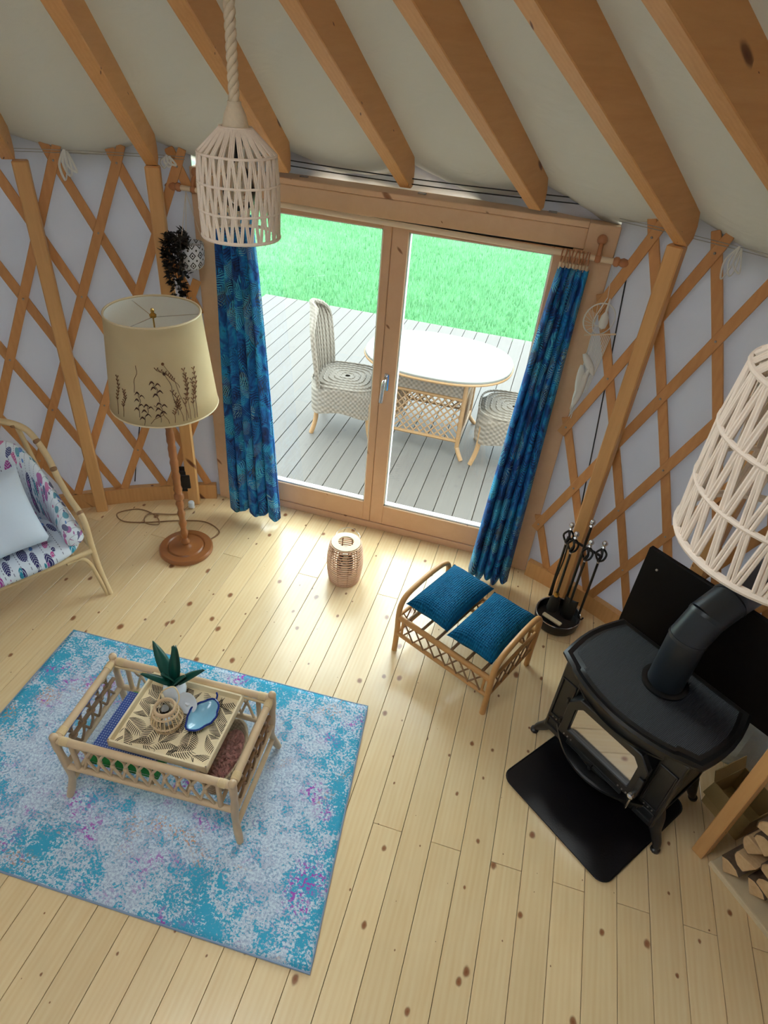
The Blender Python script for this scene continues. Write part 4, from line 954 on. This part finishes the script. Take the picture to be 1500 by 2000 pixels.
for i, (x, y, kind) in enumerate(((-.10, .05, 'tongs'), (-.04, .0, 'brush'), (.05, .0, 'shovel'), (.105, .05, 'poker'))):
    y = y - .012
    MB().tube([(x, y, .12 if kind in ('poker', 'tongs') else .2), (x, y, .56)], .0075, 8).build('tool_shaft', 'iron', ft, smooth=True)
    mb = MB()
    for q in range(4):
        a = PI / 2 * q; mb.tube(spl([(x, y, .53), (x + .022 * cos(a), y + .022 * sin(a), .555), (x + .026 * cos(a + .5), y + .026 * sin(a + .5), .59), (x, y, .625)], 5), .006, 7)
    mb.build('basket_handle', 'iron', ft, smooth=True); fin(x, y, .625); MB().ball((x, y, .525), .009, 10).build('collar', 'chrome', ft, smooth=True)
    if kind == 'shovel': MB(M.Translation((x, y + .004, .2))).grid(lambda u, v: ((u - .5) * .085 * (1 - .25 * v ** 3), -.012 * (1 - 4 * (u - .5) ** 2) + .01, .03 - .16 * v), 8, 8).build('shovel_blade', 'iron', ft, smooth='all', solid=.002)
    if kind == 'brush': MB().lathe([(.012, .2), (.03, .17), (.036, .10), (.034, .085)], 14, (x, y, 0)).build('brush_head', 'dark', ft, smooth=True); MB().lathe([(.01, .22), (.016, .21), (.016, .19), (.01, .185)], 12, (x, y, 0)).build('brush_ferrule', 'brass', ft, smooth=True)
    if kind == 'tongs': MB().tube(spl([(x + .012, y, .54), (x + .016, y, .4), (x + .006, y, .25), (x + .014, y, .10)], 5), .005, 8).build('tong_arm', 'iron', ft, smooth=True)
    if kind == 'poker': MB().tube(spl([(x, y, .13), (x, y, .1), (x + .02, y, .09), (x + .03, y, .11)], 5), .005, 8).build('poker_hook', 'iron', ft, smooth=True)
hb = root('hearth_brush', 'small wooden hand brush lying in the tool bucket', 'brush', (.421, 2.848, .033), -.5)
MB().box(-.062, .062, -.014, .014, .024, .04).build('brush_back', 'trayply', hb, bevel=.004); MB().box(-.056, .056, -.011, .011, .0, .024).build('bristles', 'dark', hb)

# ================================================================== STOVE
SA = math.atan2(-.609, .793)
# hearth mat
hm = root('hearth_mat', 'black rounded hearth mat in front of the stove', 'hearth mat', (.38, 2.10, 0), SA)
def rrect(x0, x1, y0, y1, r, n=6):
    out = []
    for cx_, cy_, a0 in ((x1 - r, y1 - r, 0), (x0 + r, y1 - r, PI / 2), (x0 + r, y0 + r, PI), (x1 - r, y0 + r, 1.5 * PI)):
        out += [(cx_ + r * cos(a0 + PI / 2 * i / n), cy_ + r * sin(a0 + PI / 2 * i / n)) for i in range(n + 1)]
    return out
rr_ = rrect(.105, .700, -.305, .30, .05)
MB().prism(rr_, 0, .010).build('pad', 'matpad', hm, bevel=.002)
MB().tube([(x, y, .010) for x, y in rr_], .0035, 6, closed=True).build('rolled_edge', 'matpad', hm, smooth=True)

sv = root('wood_stove', 'black cast iron wood stove with embossed top and glazed door', 'stove', (.38, 2.10, .0), SA)
ZS = .62; CU = .371; HW = .345
def top_outline(inset=0.):
    hw = HW - inset; pts = []
    vb = .405 - inset * .7
    pts += [(CU - hw + .02, vb), ]
    for i in range(7): t = i / 6; pts.append((CU - hw + .02 * (1 - t) - .028 * sin(PI * t), vb - (vb - .0 - inset * .9) * t))
    pts.append((CU - hw + .075, -.036 + inset))
    for i in range(13): t = -1 + 2 * i / 12; pts.append((CU + t * (.245 - inset * .35), -.05 - .048 * (1 - t * t) + inset))
    pts.append((CU + hw - .075, -.036 + inset))
    for i in range(7): t = 1 - i / 6; pts.append((CU + hw - .02 * (1 - t) + .028 * sin(PI * t), vb - (vb - .0 - inset * .9) * t))
    pts.append((CU + hw - .02, vb))
    # drop duplicates
    out = [pts[0]]
    for q in pts[1:]:
        if (V(q) - V(out[-1])).length > 1e-4: out.append(q)
    return out
def slab(mb, o1, z1, o2, z2):
    b = len(mb.v); n = len(o1)
    for q in o1: mb.p((*q, z1))
    for q in o2: mb.p((*q, z2))
    for i in range(n): j = (i + 1) % n; mb.f.append([b + i, b + j, b + n + j, b + n + i])
mb = MB(); o0, o1, o2, o3 = top_outline(0), top_outline(.012), top_outline(.03), top_outline(.045)
slab(mb, o2, ZS - .035, o1, ZS - .03); slab(mb, o1, ZS - .03, o0, ZS - .02); slab(mb, o0, ZS - .02, o0, ZS - .008); slab(mb, o0, ZS - .008, o1, ZS - .001); slab(mb, o1, ZS - .001, o2, ZS - .006); slab(mb, o2, ZS - .006, o3, ZS)
mb.f.append(list(range(len(o2)))[::-1])
mb.build('top_rim', 'iron', sv, smooth=True)
mb = MB(); mb.prism(top_outline(.045), ZS - .02, ZS).build('embossed_top', 'stovetop', sv)
# body shells
BX0, BX1 = .075, .667
mb = MB()
mb.box(BX0, BX0 + .03, .02, .37, .13, ZS - .03); mb.build('side_panel', 'iron', sv, bevel=.006)
MB().box(BX1 - .03, BX1, .02, .37, .13, ZS - .03).build('side_panel', 'iron', sv, bevel=.006)
MB().box(BX0, BX1, .35, .375, .13, ZS - .03).build('back_panel', 'iron', sv, bevel=.004)
MB().box(BX0, BX1, .0, .37, .115, .14).build('bottom_panel', 'iron', sv, bevel=.005)
for x0, x1 in ((BX0 - .012, .168), (.574, BX1 + .012)):
    MB().box(x0, x1, -.012, .03, .12, ZS - .034).build('front_pilaster', 'iron', sv, bevel=.006)
    c = (x0 + x1) / 2
    for z0, z1 in ((.24, .50), (.155, .215)):
        mb = MB()
        for a in ((x0 + .012, x1 - .012, z0, z0 + .008), (x0 + .012, x1 - .012, z1 - .008, z1), (x0 + .012, x0 + .02, z0, z1), (x1 - .02, x1 - .012, z0, z1)): mb.box(a[0], a[1], -.019, -.010, a[2], a[3])
        mb.build('panel_moulding', 'iron', sv, bevel=.002)
    for i in range(3): MB().ball((c - .02 + i * .02, -.014, .228), .004, 8).build('rivet', 'chrome' if 0 else 'bolt', sv)
for x, s in ((BX0, -1), (BX1, 1)):
    mb = MB()
    for a in ((.06, .32, .2, .212), (.06, .32, .50, .512), (.06, .072, .2, .512), (.308, .32, .2, .512)): mb.box(min(x, x + s * .008), max(x, x + s * .008), a[0], a[1], a[2], a[3])
    mb.build('side_moulding', 'iron', sv, bevel=.002)
# bowed upper front under the top
def bow(t, k=.045): return -.022 - k * (1 - t * t)
def band(name, z0, z1, k0, k1, y_in=.02, mat='iron', th=.02, tw_=.205):
    mb = MB(); n = 16
    for i in range(n + 1):
        t = -1 + 2 * i / n
        for z, k in ((z0, k0), (z1, k1)):
            mb.p((CU + t * tw_, bow(t, k), z)); mb.p((CU + t * tw_, bow(t, k) + th, z))
        if i:
            b = 4 * i
            for q in ((0, 2), (2, 3), (3, 1), (1, 0)): mb.f.append([b - 4 + q[0], b + q[0], b + q[1], b - 4 + q[1]])
    mb.f.append([0, 2, 3, 1]); b = 4 * n; mb.f.append([b, b + 1, b + 3, b + 2])
    return mb.build(name, mat, sv, smooth=True)
band('front_frieze', .535, .588, .05, .06, tw_=.215)
band('front_frieze_bead', .525, .535, .062, .062, th=.03, tw_=.215)
# door with octagonal glazed opening
dx0, dx1, dz0, dz1 = .165, .577, .255, .525
outer = [(dx0, dz0), (dx1, dz0), (dx1, dz1 - .06), (dx1 - .05, dz1), (dx0 + .05, dz1), (dx0, dz1 - .06)]
inner = [(dx0 + .045, dz0 + .05), (dx1 - .045, dz0 + .05), (dx1 - .045, dz1 - .075), (dx1 - .075, dz1 - .042), (dx0 + .075, dz1 - .042), (dx0 + .045, dz1 - .075)]
def ringp(o_, i_, y0, y1, name, mat='iron', bev=.004):
    mb = MB(); n = len(o_)
    for y in (y0, y1):
        for q in o_: mb.p((q[0], y, q[1]))
        for q in i_: mb.p((q[0], y, q[1]))
    for i in range(n):
        j = (i + 1) % n
        mb.f += [[i, j, n + j, n + i], [2 * n + i, 3 * n + i, 3 * n + j, 2 * n + j], [i, 2 * n + i, 2 * n + j, j], [n + i, n + j, 3 * n + j, 3 * n + i]]
    return mb.build(name, mat, sv, bevel=bev)
dY = -.072
door_o = ringp(outer, inner, dY, dY + .03, 'door')
MB().prism([(q[0], -q[1]) for q in inner], 0, .003, M(((1, 0, 0, 0), (0, 0, 1, dY + .012), (0, -1, 0, 0), (0, 0, 0, 1)))).build('door_glass', 'mirrorglass', sv)
# jamb closing the bay behind the door
ringp([(q[0] + (.0 if q[0] > CU else 0), q[1]) for q in outer], [(CU + (q[0] - CU) * .93, .39 + (q[1] - .39) * .9) for q in outer], dY + .03, .03, 'door_jamb', bev=0)
mb = MB().box(dx1 - .02, dx1 + .006, dY - .012, dY + .01, .30, .42); mb.build('door_latch', 'iron', sv, bevel=.003)
MB().lathe([(.006, 0), (.006, .012), (.014, .02), (.014, .034), (.006, .04)], 12).build('door_knob', 'chrome', sv, smooth=True).matrix_local = M.Translation((dx1 - .006, dY - .01, .325)) @ M.Rotation(PI / 2, 4, 'X')
MB().tube([(dx1 - .006, dY - .02, .32), (dx1 - .006, dY - .024, .225)], .006, 8).build('spring_handle', 'chrome', sv, smooth=True)
for z in (.31, .45): MB().tube([(dx0 - .004, dY, z), (dx0 - .004, dY, z + .03)], .007, 8).build('hinge', 'iron', sv, smooth=True)
MB().box(BX0 + .01, BX1 - .01, .012, .022, .14, ZS - .036).build('dark_backing', 'dark', sv)  # added black backing sheet, blocks light leaks beside the stove door
# ash lip and air vents below the door
band('ash_lip', .195, .212, .085, .10, th=.05, tw_=.235); band('lip_edge', .205, .222, .112, .115, th=.012, tw_=.24)
band('vent_panel', .14, .25, .03, .03, th=.03, tw_=.205)
for i in range(3): MB().box(CU - .15, CU + .15, -.068, -.058, .222 + i * .011, .228 + i * .011).build('vent_bar', 'iron', sv, bevel=.0015)
MB().lathe([(.004, 0), (.004, .014), (.009, .018), (.009, .026)], 10).build('air_control', 'iron', sv, smooth=True).matrix_local = M.Translation((CU, -.066, .236)) @ M.Rotation(PI / 2, 4, 'X')
for i in range(3):
    for s in (-1, 1): MB().ball((CU + s * (.13 + i * .02), dY - .002, .272), .0042, 8).build('rivet', 'bolt', sv)
# cabriole legs
for x, y, sx, sy in ((.03, .03, -1, -1), (.722, .03, 1, -1), (.06, .35, -1, 1), (.68, .35, 1, 1)):
    cx_, cy_ = x - sx * (.06 if sy < 0 else .04), y - sy * .02
    pts = spl([(cx_ - sx * .03, cy_, .20), (cx_ + sx * .005, cy_ + sy * .01, .15), (cx_ + sx * .025, cy_ + sy * .02, .09), (x, y + sy * .01, .04), (x + sx * .01, y + sy * .02, .012)], 5)
    n = len(pts); MB().tube(pts, [.030 * (1 - i / n) + .011 for i in range(n)], 10).build('leg', 'iron', sv, smooth=True)
    MB().lathe([(.017, 0), (.021, .006), (.02, .018), (.01, .026)], 12, (x + sx * .01, y + sy * .02, 0)).build('foot', 'iron', sv, smooth=True)
# collar and flue pipe
FU, FV = .385, .235
MB().lathe([(.098, ZS - .002), (.098, ZS + .010), (.084, ZS + .014), (.079, ZS + .014)], 36, (FU, FV, 0)).build('flue_collar', 'iron', sv, smooth=True)
fpm = m_plain('blue_black_flue', (.012, .017, .024), .38, spec=.6)
fp = root('flue_pipe', 'black jointed stove pipe bending back to the wall', 'stove pipe', (.38, 2.10, 0), SA)
seg = [(FU, FV, ZS + .0265), (FU, FV, .90), (FU + .012, FV + .05, 1.005), (FU + .03, FV + .135, 1.062), (FU + .06, FV + .60, 1.075)]
for a, b_ in zip(seg, seg[1:]):
    a, b_ = V(a), V(b_); d = (b_ - a).normalized(); MB().tube([a - d * .012, b_ + d * .012], .075, 32).build('pipe_section', fpm, fp, smooth=True)
for q, d in ((seg[1], (0, .22, 1)), (seg[2], (0, .75, 1)), (seg[3], (0, 1, .3))):
    q = V(q); d = V(d).normalized(); MB().tube([q - d * .008, q + d * .008], .0775, 32).build('pipe_joint', fpm, fp, smooth=True)
# heat shield
hs_ = root('heat_shield', 'black steel heat shield panel raised behind the stove', 'heat shield', (.38, 2.10, 0), SA + .018)
MB().box(-.012, 1.10, .525, .532, .45, .955).build('panel', 'shield', hs_, bevel=.002)
for x in (.02, 1.05): MB().box(x, x + .022, .533, .548, 0, .93).build('support_leg', 'iron', hs_, bevel=.002)
MB().box(-.012, 1.10, .532, .540, .45, .456).build('bottom_flange', 'bolt', hs_); MB().box(-.012, 1.10, .5325, .552, .935, .955).build('top_flange', 'shield', hs_, bevel=.002)
for x, z in ((.06, .87), (.70, .87), (1.0, .87)): MB(M.Translation((x, .523, z)) @ M.Rotation(PI / 2, 4, 'X')).lathe([(.006, -.002), (.006, .002), (.003, .004)], 8).build('screw', 'bolt', hs_)

# ================================================================== WOOD STORE AT THE RIGHT
ps = root('timber_post', 'square yellow pine post standing beside the firewood', 'post', (1.175, 1.735, 0), math.radians(-45))
MB().box(-.026, .026, -.045, .012, 0, 2.35).build('post_timber', 'post', ps, bevel=.003); MB().box(-.026, .026, .0135, .030, 0, 2.35).build('post_batten', 'post', ps, bevel=.002)
TD = V((.65, -.76, 0)).normalized(); ND = V((.76, .65, 0)).normalized()
P0 = V((1.205, 1.675, 0))
wr = root('log_rack_board', 'thin base board under the stacked firewood', 'board', P0, math.atan2(TD.y, TD.x))
MB().box(-.01, .60, -.012, .32, 0, .018).build('board_panel', 'trayply', wr, bevel=.002)
MB().box(-.01, .60, -.014, -.002, .018, .03).build('board_lip', 'trayply', wr, bevel=.002)
random.seed(31)
def log(t, z, w, h, ang, dn, lab, L=.30):
    ro = root('firewood_log', lab, 'firewood', P0 + TD * t + ND * dn + V((0, 0, z)), math.atan2(TD.y, TD.x), 'split logs stacked beside the pine post')
    k = random.choice((3, 3, 4, 3)); pts = []
    if k == 3: pts = [(-w / 2, 0), (w / 2, .01), (w * random.uniform(-.2, .2), h)]
    else: pts = [(-w / 2, .0), (w / 2, 0), (w * .4, h * .9), (-w * .3, h)]
    # one rounded bark side
    a = V(pts[0]); b_ = V(pts[-1]); nn = V((-(b_ - a).y, (b_ - a).x)).normalized() * (.24 * w); pts += [tuple(b_.lerp(a, f) + nn * (1 - (2 * f - 1) ** 2) ** .5) for f in (.25, .5, .75)]
    cxm = sum(q[0] for q in pts) / len(pts); czm = h / 2
    R2 = M.Rotation(ang, 2); pts = [tuple(R2 @ V((q[0] - cxm, q[1] - czm)) + V((0, czm))) for q in pts]
    x0_, x1_ = min(q[0] for q in pts), max(q[0] for q in pts); z0_, z1_ = min(q[1] for q in pts), max(q[1] for q in pts)
    pts = [((q[0] - (x0_ + x1_) / 2) * (w - .012) / (x1_ - x0_), .0055 + (q[1] - z0_) * (h - .011) / (z1_ - z0_)) for q in pts]
    m = M(((1, 0, 0, 0), (0, 0, 1, 0), (0, 1, 0, 0), (0, 0, 0, 1)))
    mb = MB(m); mb.prism(pts, 0, L); mb.build('split_wood', 'log', ro, bevel=.004)
    # bark strip on the rounded side
    arc = [V(q) for q in (pts[-4], pts[-3], pts[-2], pts[-1], pts[0])]
    of = lambda q: q + (q - V((cxm * 0, h / 2))).normalized() * .004
    mb = MB(m); mb.prism([tuple(q) for q in arc] + [tuple(of(q)) for q in arc[::-1]], .004, L - .002); mb.build('bark', 'bark', ro)
rows = [(.0185, [.05, .155, .265, .375, .49]), (.1085, [.075, .185, .30, .42, .53]), (.1985, [.06, .165, .28, .39, .50]), (.2885, [.09, .20, .31, .43, .53]), (.3785, [.07, .18, .29, .41, .52]), (.4685, [.10, .22, .33, .45])]
nm_r = ['bottom', 'second', 'third', 'fourth', 'fifth', 'top']; nm_c = ['first', 'second', 'third', 'fourth', 'fifth']
for ri, (z, ts) in enumerate(rows):
    for ci, t in enumerate(ts):
        log(t, z, .099, .0895, random.uniform(-1.3, 1.3), random.uniform(.0, .04), f'split log in the {nm_r[ri]} row of the firewood, {nm_c[ci]} from the pine post')
cb = root('cardboard_box', 'open cardboard box on the floor between stove and post', 'box', (1.335, 1.965, 0), -.863)
for a in ((-.10, .10, -.10, -.096), (-.10, .10, .096, .10), (-.10, -.096, -.096, .096), (.096, .10, -.096, .096)): MB().box(a[0], a[1], a[2], a[3], 0, .16).build('side', 'card', cb)
MB().box(-.096, .096, -.096, .096, 0, .004).build('bottom', 'card', cb)
MB(M.Translation((-.10, 0, .162)) @ M.Rotation(1.2, 4, 'Y')).box(-.06, 0, -.1, .1, -.002, .002).build('flap', 'card', cb)
MB(M.Translation((0, -.1, .16)) @ M.Rotation(.9, 4, 'X')).box(-.10, .10, -.07, 0, -.002, .002).build('flap', 'card', cb)
pp_ = root('paper_bag', 'crumpled white paper bag standing behind the right stove corner', 'bag', (1.378, 2.262, 0), -.5)
random.seed(2)
def bag(u, v):
    a = 2 * PI * u; k = .075 * (1 + .12 * sin(5 * a + 7 * v) + .08 * sin(9 * a - 5 * v))
    return (k * 1.15 * abs(cos(a)) ** .6 * (1 if cos(a) > 0 else -1), k * .8 * abs(sin(a)) ** .6 * (1 if sin(a) > 0 else -1), .30 * v + (.03 * sin(3 * a) if v > .9 else 0))
MB().grid(bag, 24, 10, closeu=True).build('bag_wall', 'paper', pp_, solid=.001); MB().box(-.06, .06, -.04, .04, 0, .003).build('bag_bottom', 'paper', pp_)

# ================================================================== OUTSIDE
DZ = -.10
dk = MB().box(-3.62, 2.9, D0 + .17, 7.62, DZ - .12, DZ - .03).build('floor_deck', 'subfloor'); struct(dk, 'grey timber deck outside the door')
nb = int((2.9 + 3.60) / .1475)
for i in range(nb):
    x0 = -3.60 + i * .1475; MB().box(x0, x0 + .1415, D0 + .155, 7.64, DZ - .028, DZ).build('deck_board', 'deck', dk, bevel=.002)
GZ = -.24
gr = MB().grid(lambda u, v: (-16 + 30 * u, D0 + .2 + 26 * v, GZ + .03 * sin(u * 30) * sin(v * 20)), 40, 40).build('floor_lawn', 'soil', smooth='all'); struct(gr, 'bright green lawn beyond the deck')
rng = np.random.default_rng(5); NB = 90000
yy = 7.6 + 7.4 * rng.random(NB) ** 1.25; xx = -8.6 + 11 * rng.random(NB)
hh = .035 + .05 * rng.random(NB); aa = rng.random(NB) * 2 * PI; ww = .005 + .004 * rng.random(NB); le = (rng.random((NB, 2)) - .5) * .07
v = np.empty((NB, 3, 3)); zb = np.full(NB, GZ - .01)
v[:, 0] = np.c_[xx - np.cos(aa) * ww, yy - np.sin(aa) * ww, zb]; v[:, 1] = np.c_[xx + np.cos(aa) * ww, yy + np.sin(aa) * ww, zb]; v[:, 2] = np.c_[xx + le[:, 0], yy + le[:, 1], zb + hh + .03]
me = bpy.data.meshes.new('grass'); me.vertices.add(NB * 3); me.vertices.foreach_set('co', v.ravel()); me.loops.add(NB * 3); me.loops.foreach_set('vertex_index', np.arange(NB * 3)); me.polygons.add(NB)
me.polygons.foreach_set('loop_start', np.arange(NB) * 3); me.update(calc_edges=True); me.materials.append(MAT['grass'])
go = bpy.data.objects.new('grass', me); COL.objects.link(go); tag(go, 'short bright grass of the lawn beyond the deck', 'grass', kind='stuff')

# ---- garden table
gt = root('garden_table', 'oval bleached garden table with cane lattice base on the deck', 'table', (-.80, 4.975, DZ))
def oval(a, rx=.615, ry=.475): return (rx * abs(cos(a)) ** .85 * (1 if cos(a) > 0 else -1), ry * abs(sin(a)) ** .85 * (1 if sin(a) > 0 else -1))
MB().prism([oval(2 * PI * i / 56) for i in range(56)], .725, .75).build('table_top', 'outtop', gt, bevel=.004)
MB().tube([(*oval(2 * PI * i / 56, .612, .472), .722) for i in range(56)], .012, 8, closed=True).build('edge_cane', 'outcane', gt, smooth=True)
hx, hy = .30, .30
for sx in (-1, 1):
    for sy in (-1, 1): MB().tube(spl([(sx * (hx + .06), sy * (hy + .05), 0), (sx * (hx + .01), sy * (hy + .01), .08), (sx * hx, sy * hy, .16), (sx * hx, sy * hy, .72)], 5), .019, 10).build('leg', 'outcane', gt, smooth=True)
def panel(axis, s):
    def P(t, z): return (t * hx, s * hy, z) if axis == 'x' else (s * hx, t * hy, z)
    for z in (.15, .53, .70): MB().tube([P(-1, z), P(1, z)], .015, 8).build('rail', 'outcane', gt, smooth=True)
    for i in range(-5, 6):
        for d in (1, -1):
            t0 = i / 5.; pts = []
            z0, z1 = .155, .525
            a, b_ = t0 - d * .55, t0 + d * .55
            def clip(t, z, t2, z2):
                if abs(t) <= 1: return (t, z)
                f = ((1 if t > 0 else -1) - t2) / (t - t2); return ((1 if t > 0 else -1), z2 + (z - z2) * f)
            if (a > 1 and b_ > 1) or (a < -1 and b_ < -1): continue
            A, B_ = clip(a, z0, b_, z1), clip(b_, z1, a, z0)
            MB().tube([P(*A), P(*B_)], .0065, 6).build('lattice_cane', 'outcane', gt, smooth=True)
    MB().grid(lambda u, v: P(-1 + 2 * u, .545 + .145 * v), 1, 1).build('wicker_apron', 'outwick', gt, solid=.01)
panel('x', -1); panel('x', 1); panel('y', -1); panel('y', 1)
# ---- wicker chairs
def wchair(label, loc, rz):
    c = root('wicker_chair', label, 'chair', loc, rz, 'wicker chairs at the garden table')
    # local +x is the front
    for sx, sy in ((.23, -.2), (.23, .2), (-.22, -.19), (-.22, .19)):
        MB().tube(spl([(sx * 1.18, sy * 1.12, 0), (sx * 1.02, sy * 1.0, .15), (sx, sy, .36)], 5), .02, 10).build('leg', 'outcane', c, smooth=True)
    def sq(a): return (abs(cos(a)) ** .6 * (1 if cos(a) > 0 else -1), abs(sin(a)) ** .6 * (1 if sin(a) > 0 else -1))
    MB().grid(lambda u, v: (.29 * sq(2 * PI * u)[0] * (1 - .93 * max(0, v - .6) / .4) , .27 * sq(2 * PI * u)[1] * (1 - .93 * max(0, v - .6) / .4), (.26 + .05 * abs(sin(4 * PI * u)) * -1 + .22 * v / .6) if v <= .6 else .48 + .012 * (v - .6)), 48, 15, closeu=True).build('seat', 'outwick', c, smooth='all')
    for i in range(6):
        f = 1 - i * .16; MB().tube([(.285 * sq(2 * PI * k / 40)[0] * f, .265 * sq(2 * PI * k / 40)[1] * f, .482) for k in range(40)], .009, 6, closed=True).build('seat_coil', 'outwick', c, smooth=True)
    def back(u, v):
        y = (u - .5) * 2; wv = .255 * (1 + .12 * sin(PI * v)) * (1 - max(0, v - .7) ** 2 * 7.5)
        return (-.25 - .05 * v - .02 * v * v + .06 * (y * y), y * max(.03, wv), .46 + .62 * v - .03 * y * y * v)
    MB().grid(back, 20, 18).build('backrest', 'outwick', c, smooth='all', solid=.03)
    pts = [back(0, i / 12) for i in range(13)] + [back(j / 10, 1) for j in range(1, 10)] + [back(1, 1 - i / 12) for i in range(13)]
    MB().tube(pts, .02, 8).build('back_rim', 'outwick', c, smooth=True)
    for j in range(1, 10): MB().tube([V(back(j / 10, i / 8)) + V((.018, 0, 0)) for i in range(9)], .006, 6).build('woven_rib', 'outwick', c, smooth=True)
wchair('tall-backed wicker chair on the deck left of the garden table', (-1.53, 4.80, DZ), math.radians(6))
wchair('wicker chair on the deck right of the garden table, half behind the curtain', (-.10, 4.84, DZ), math.radians(183))
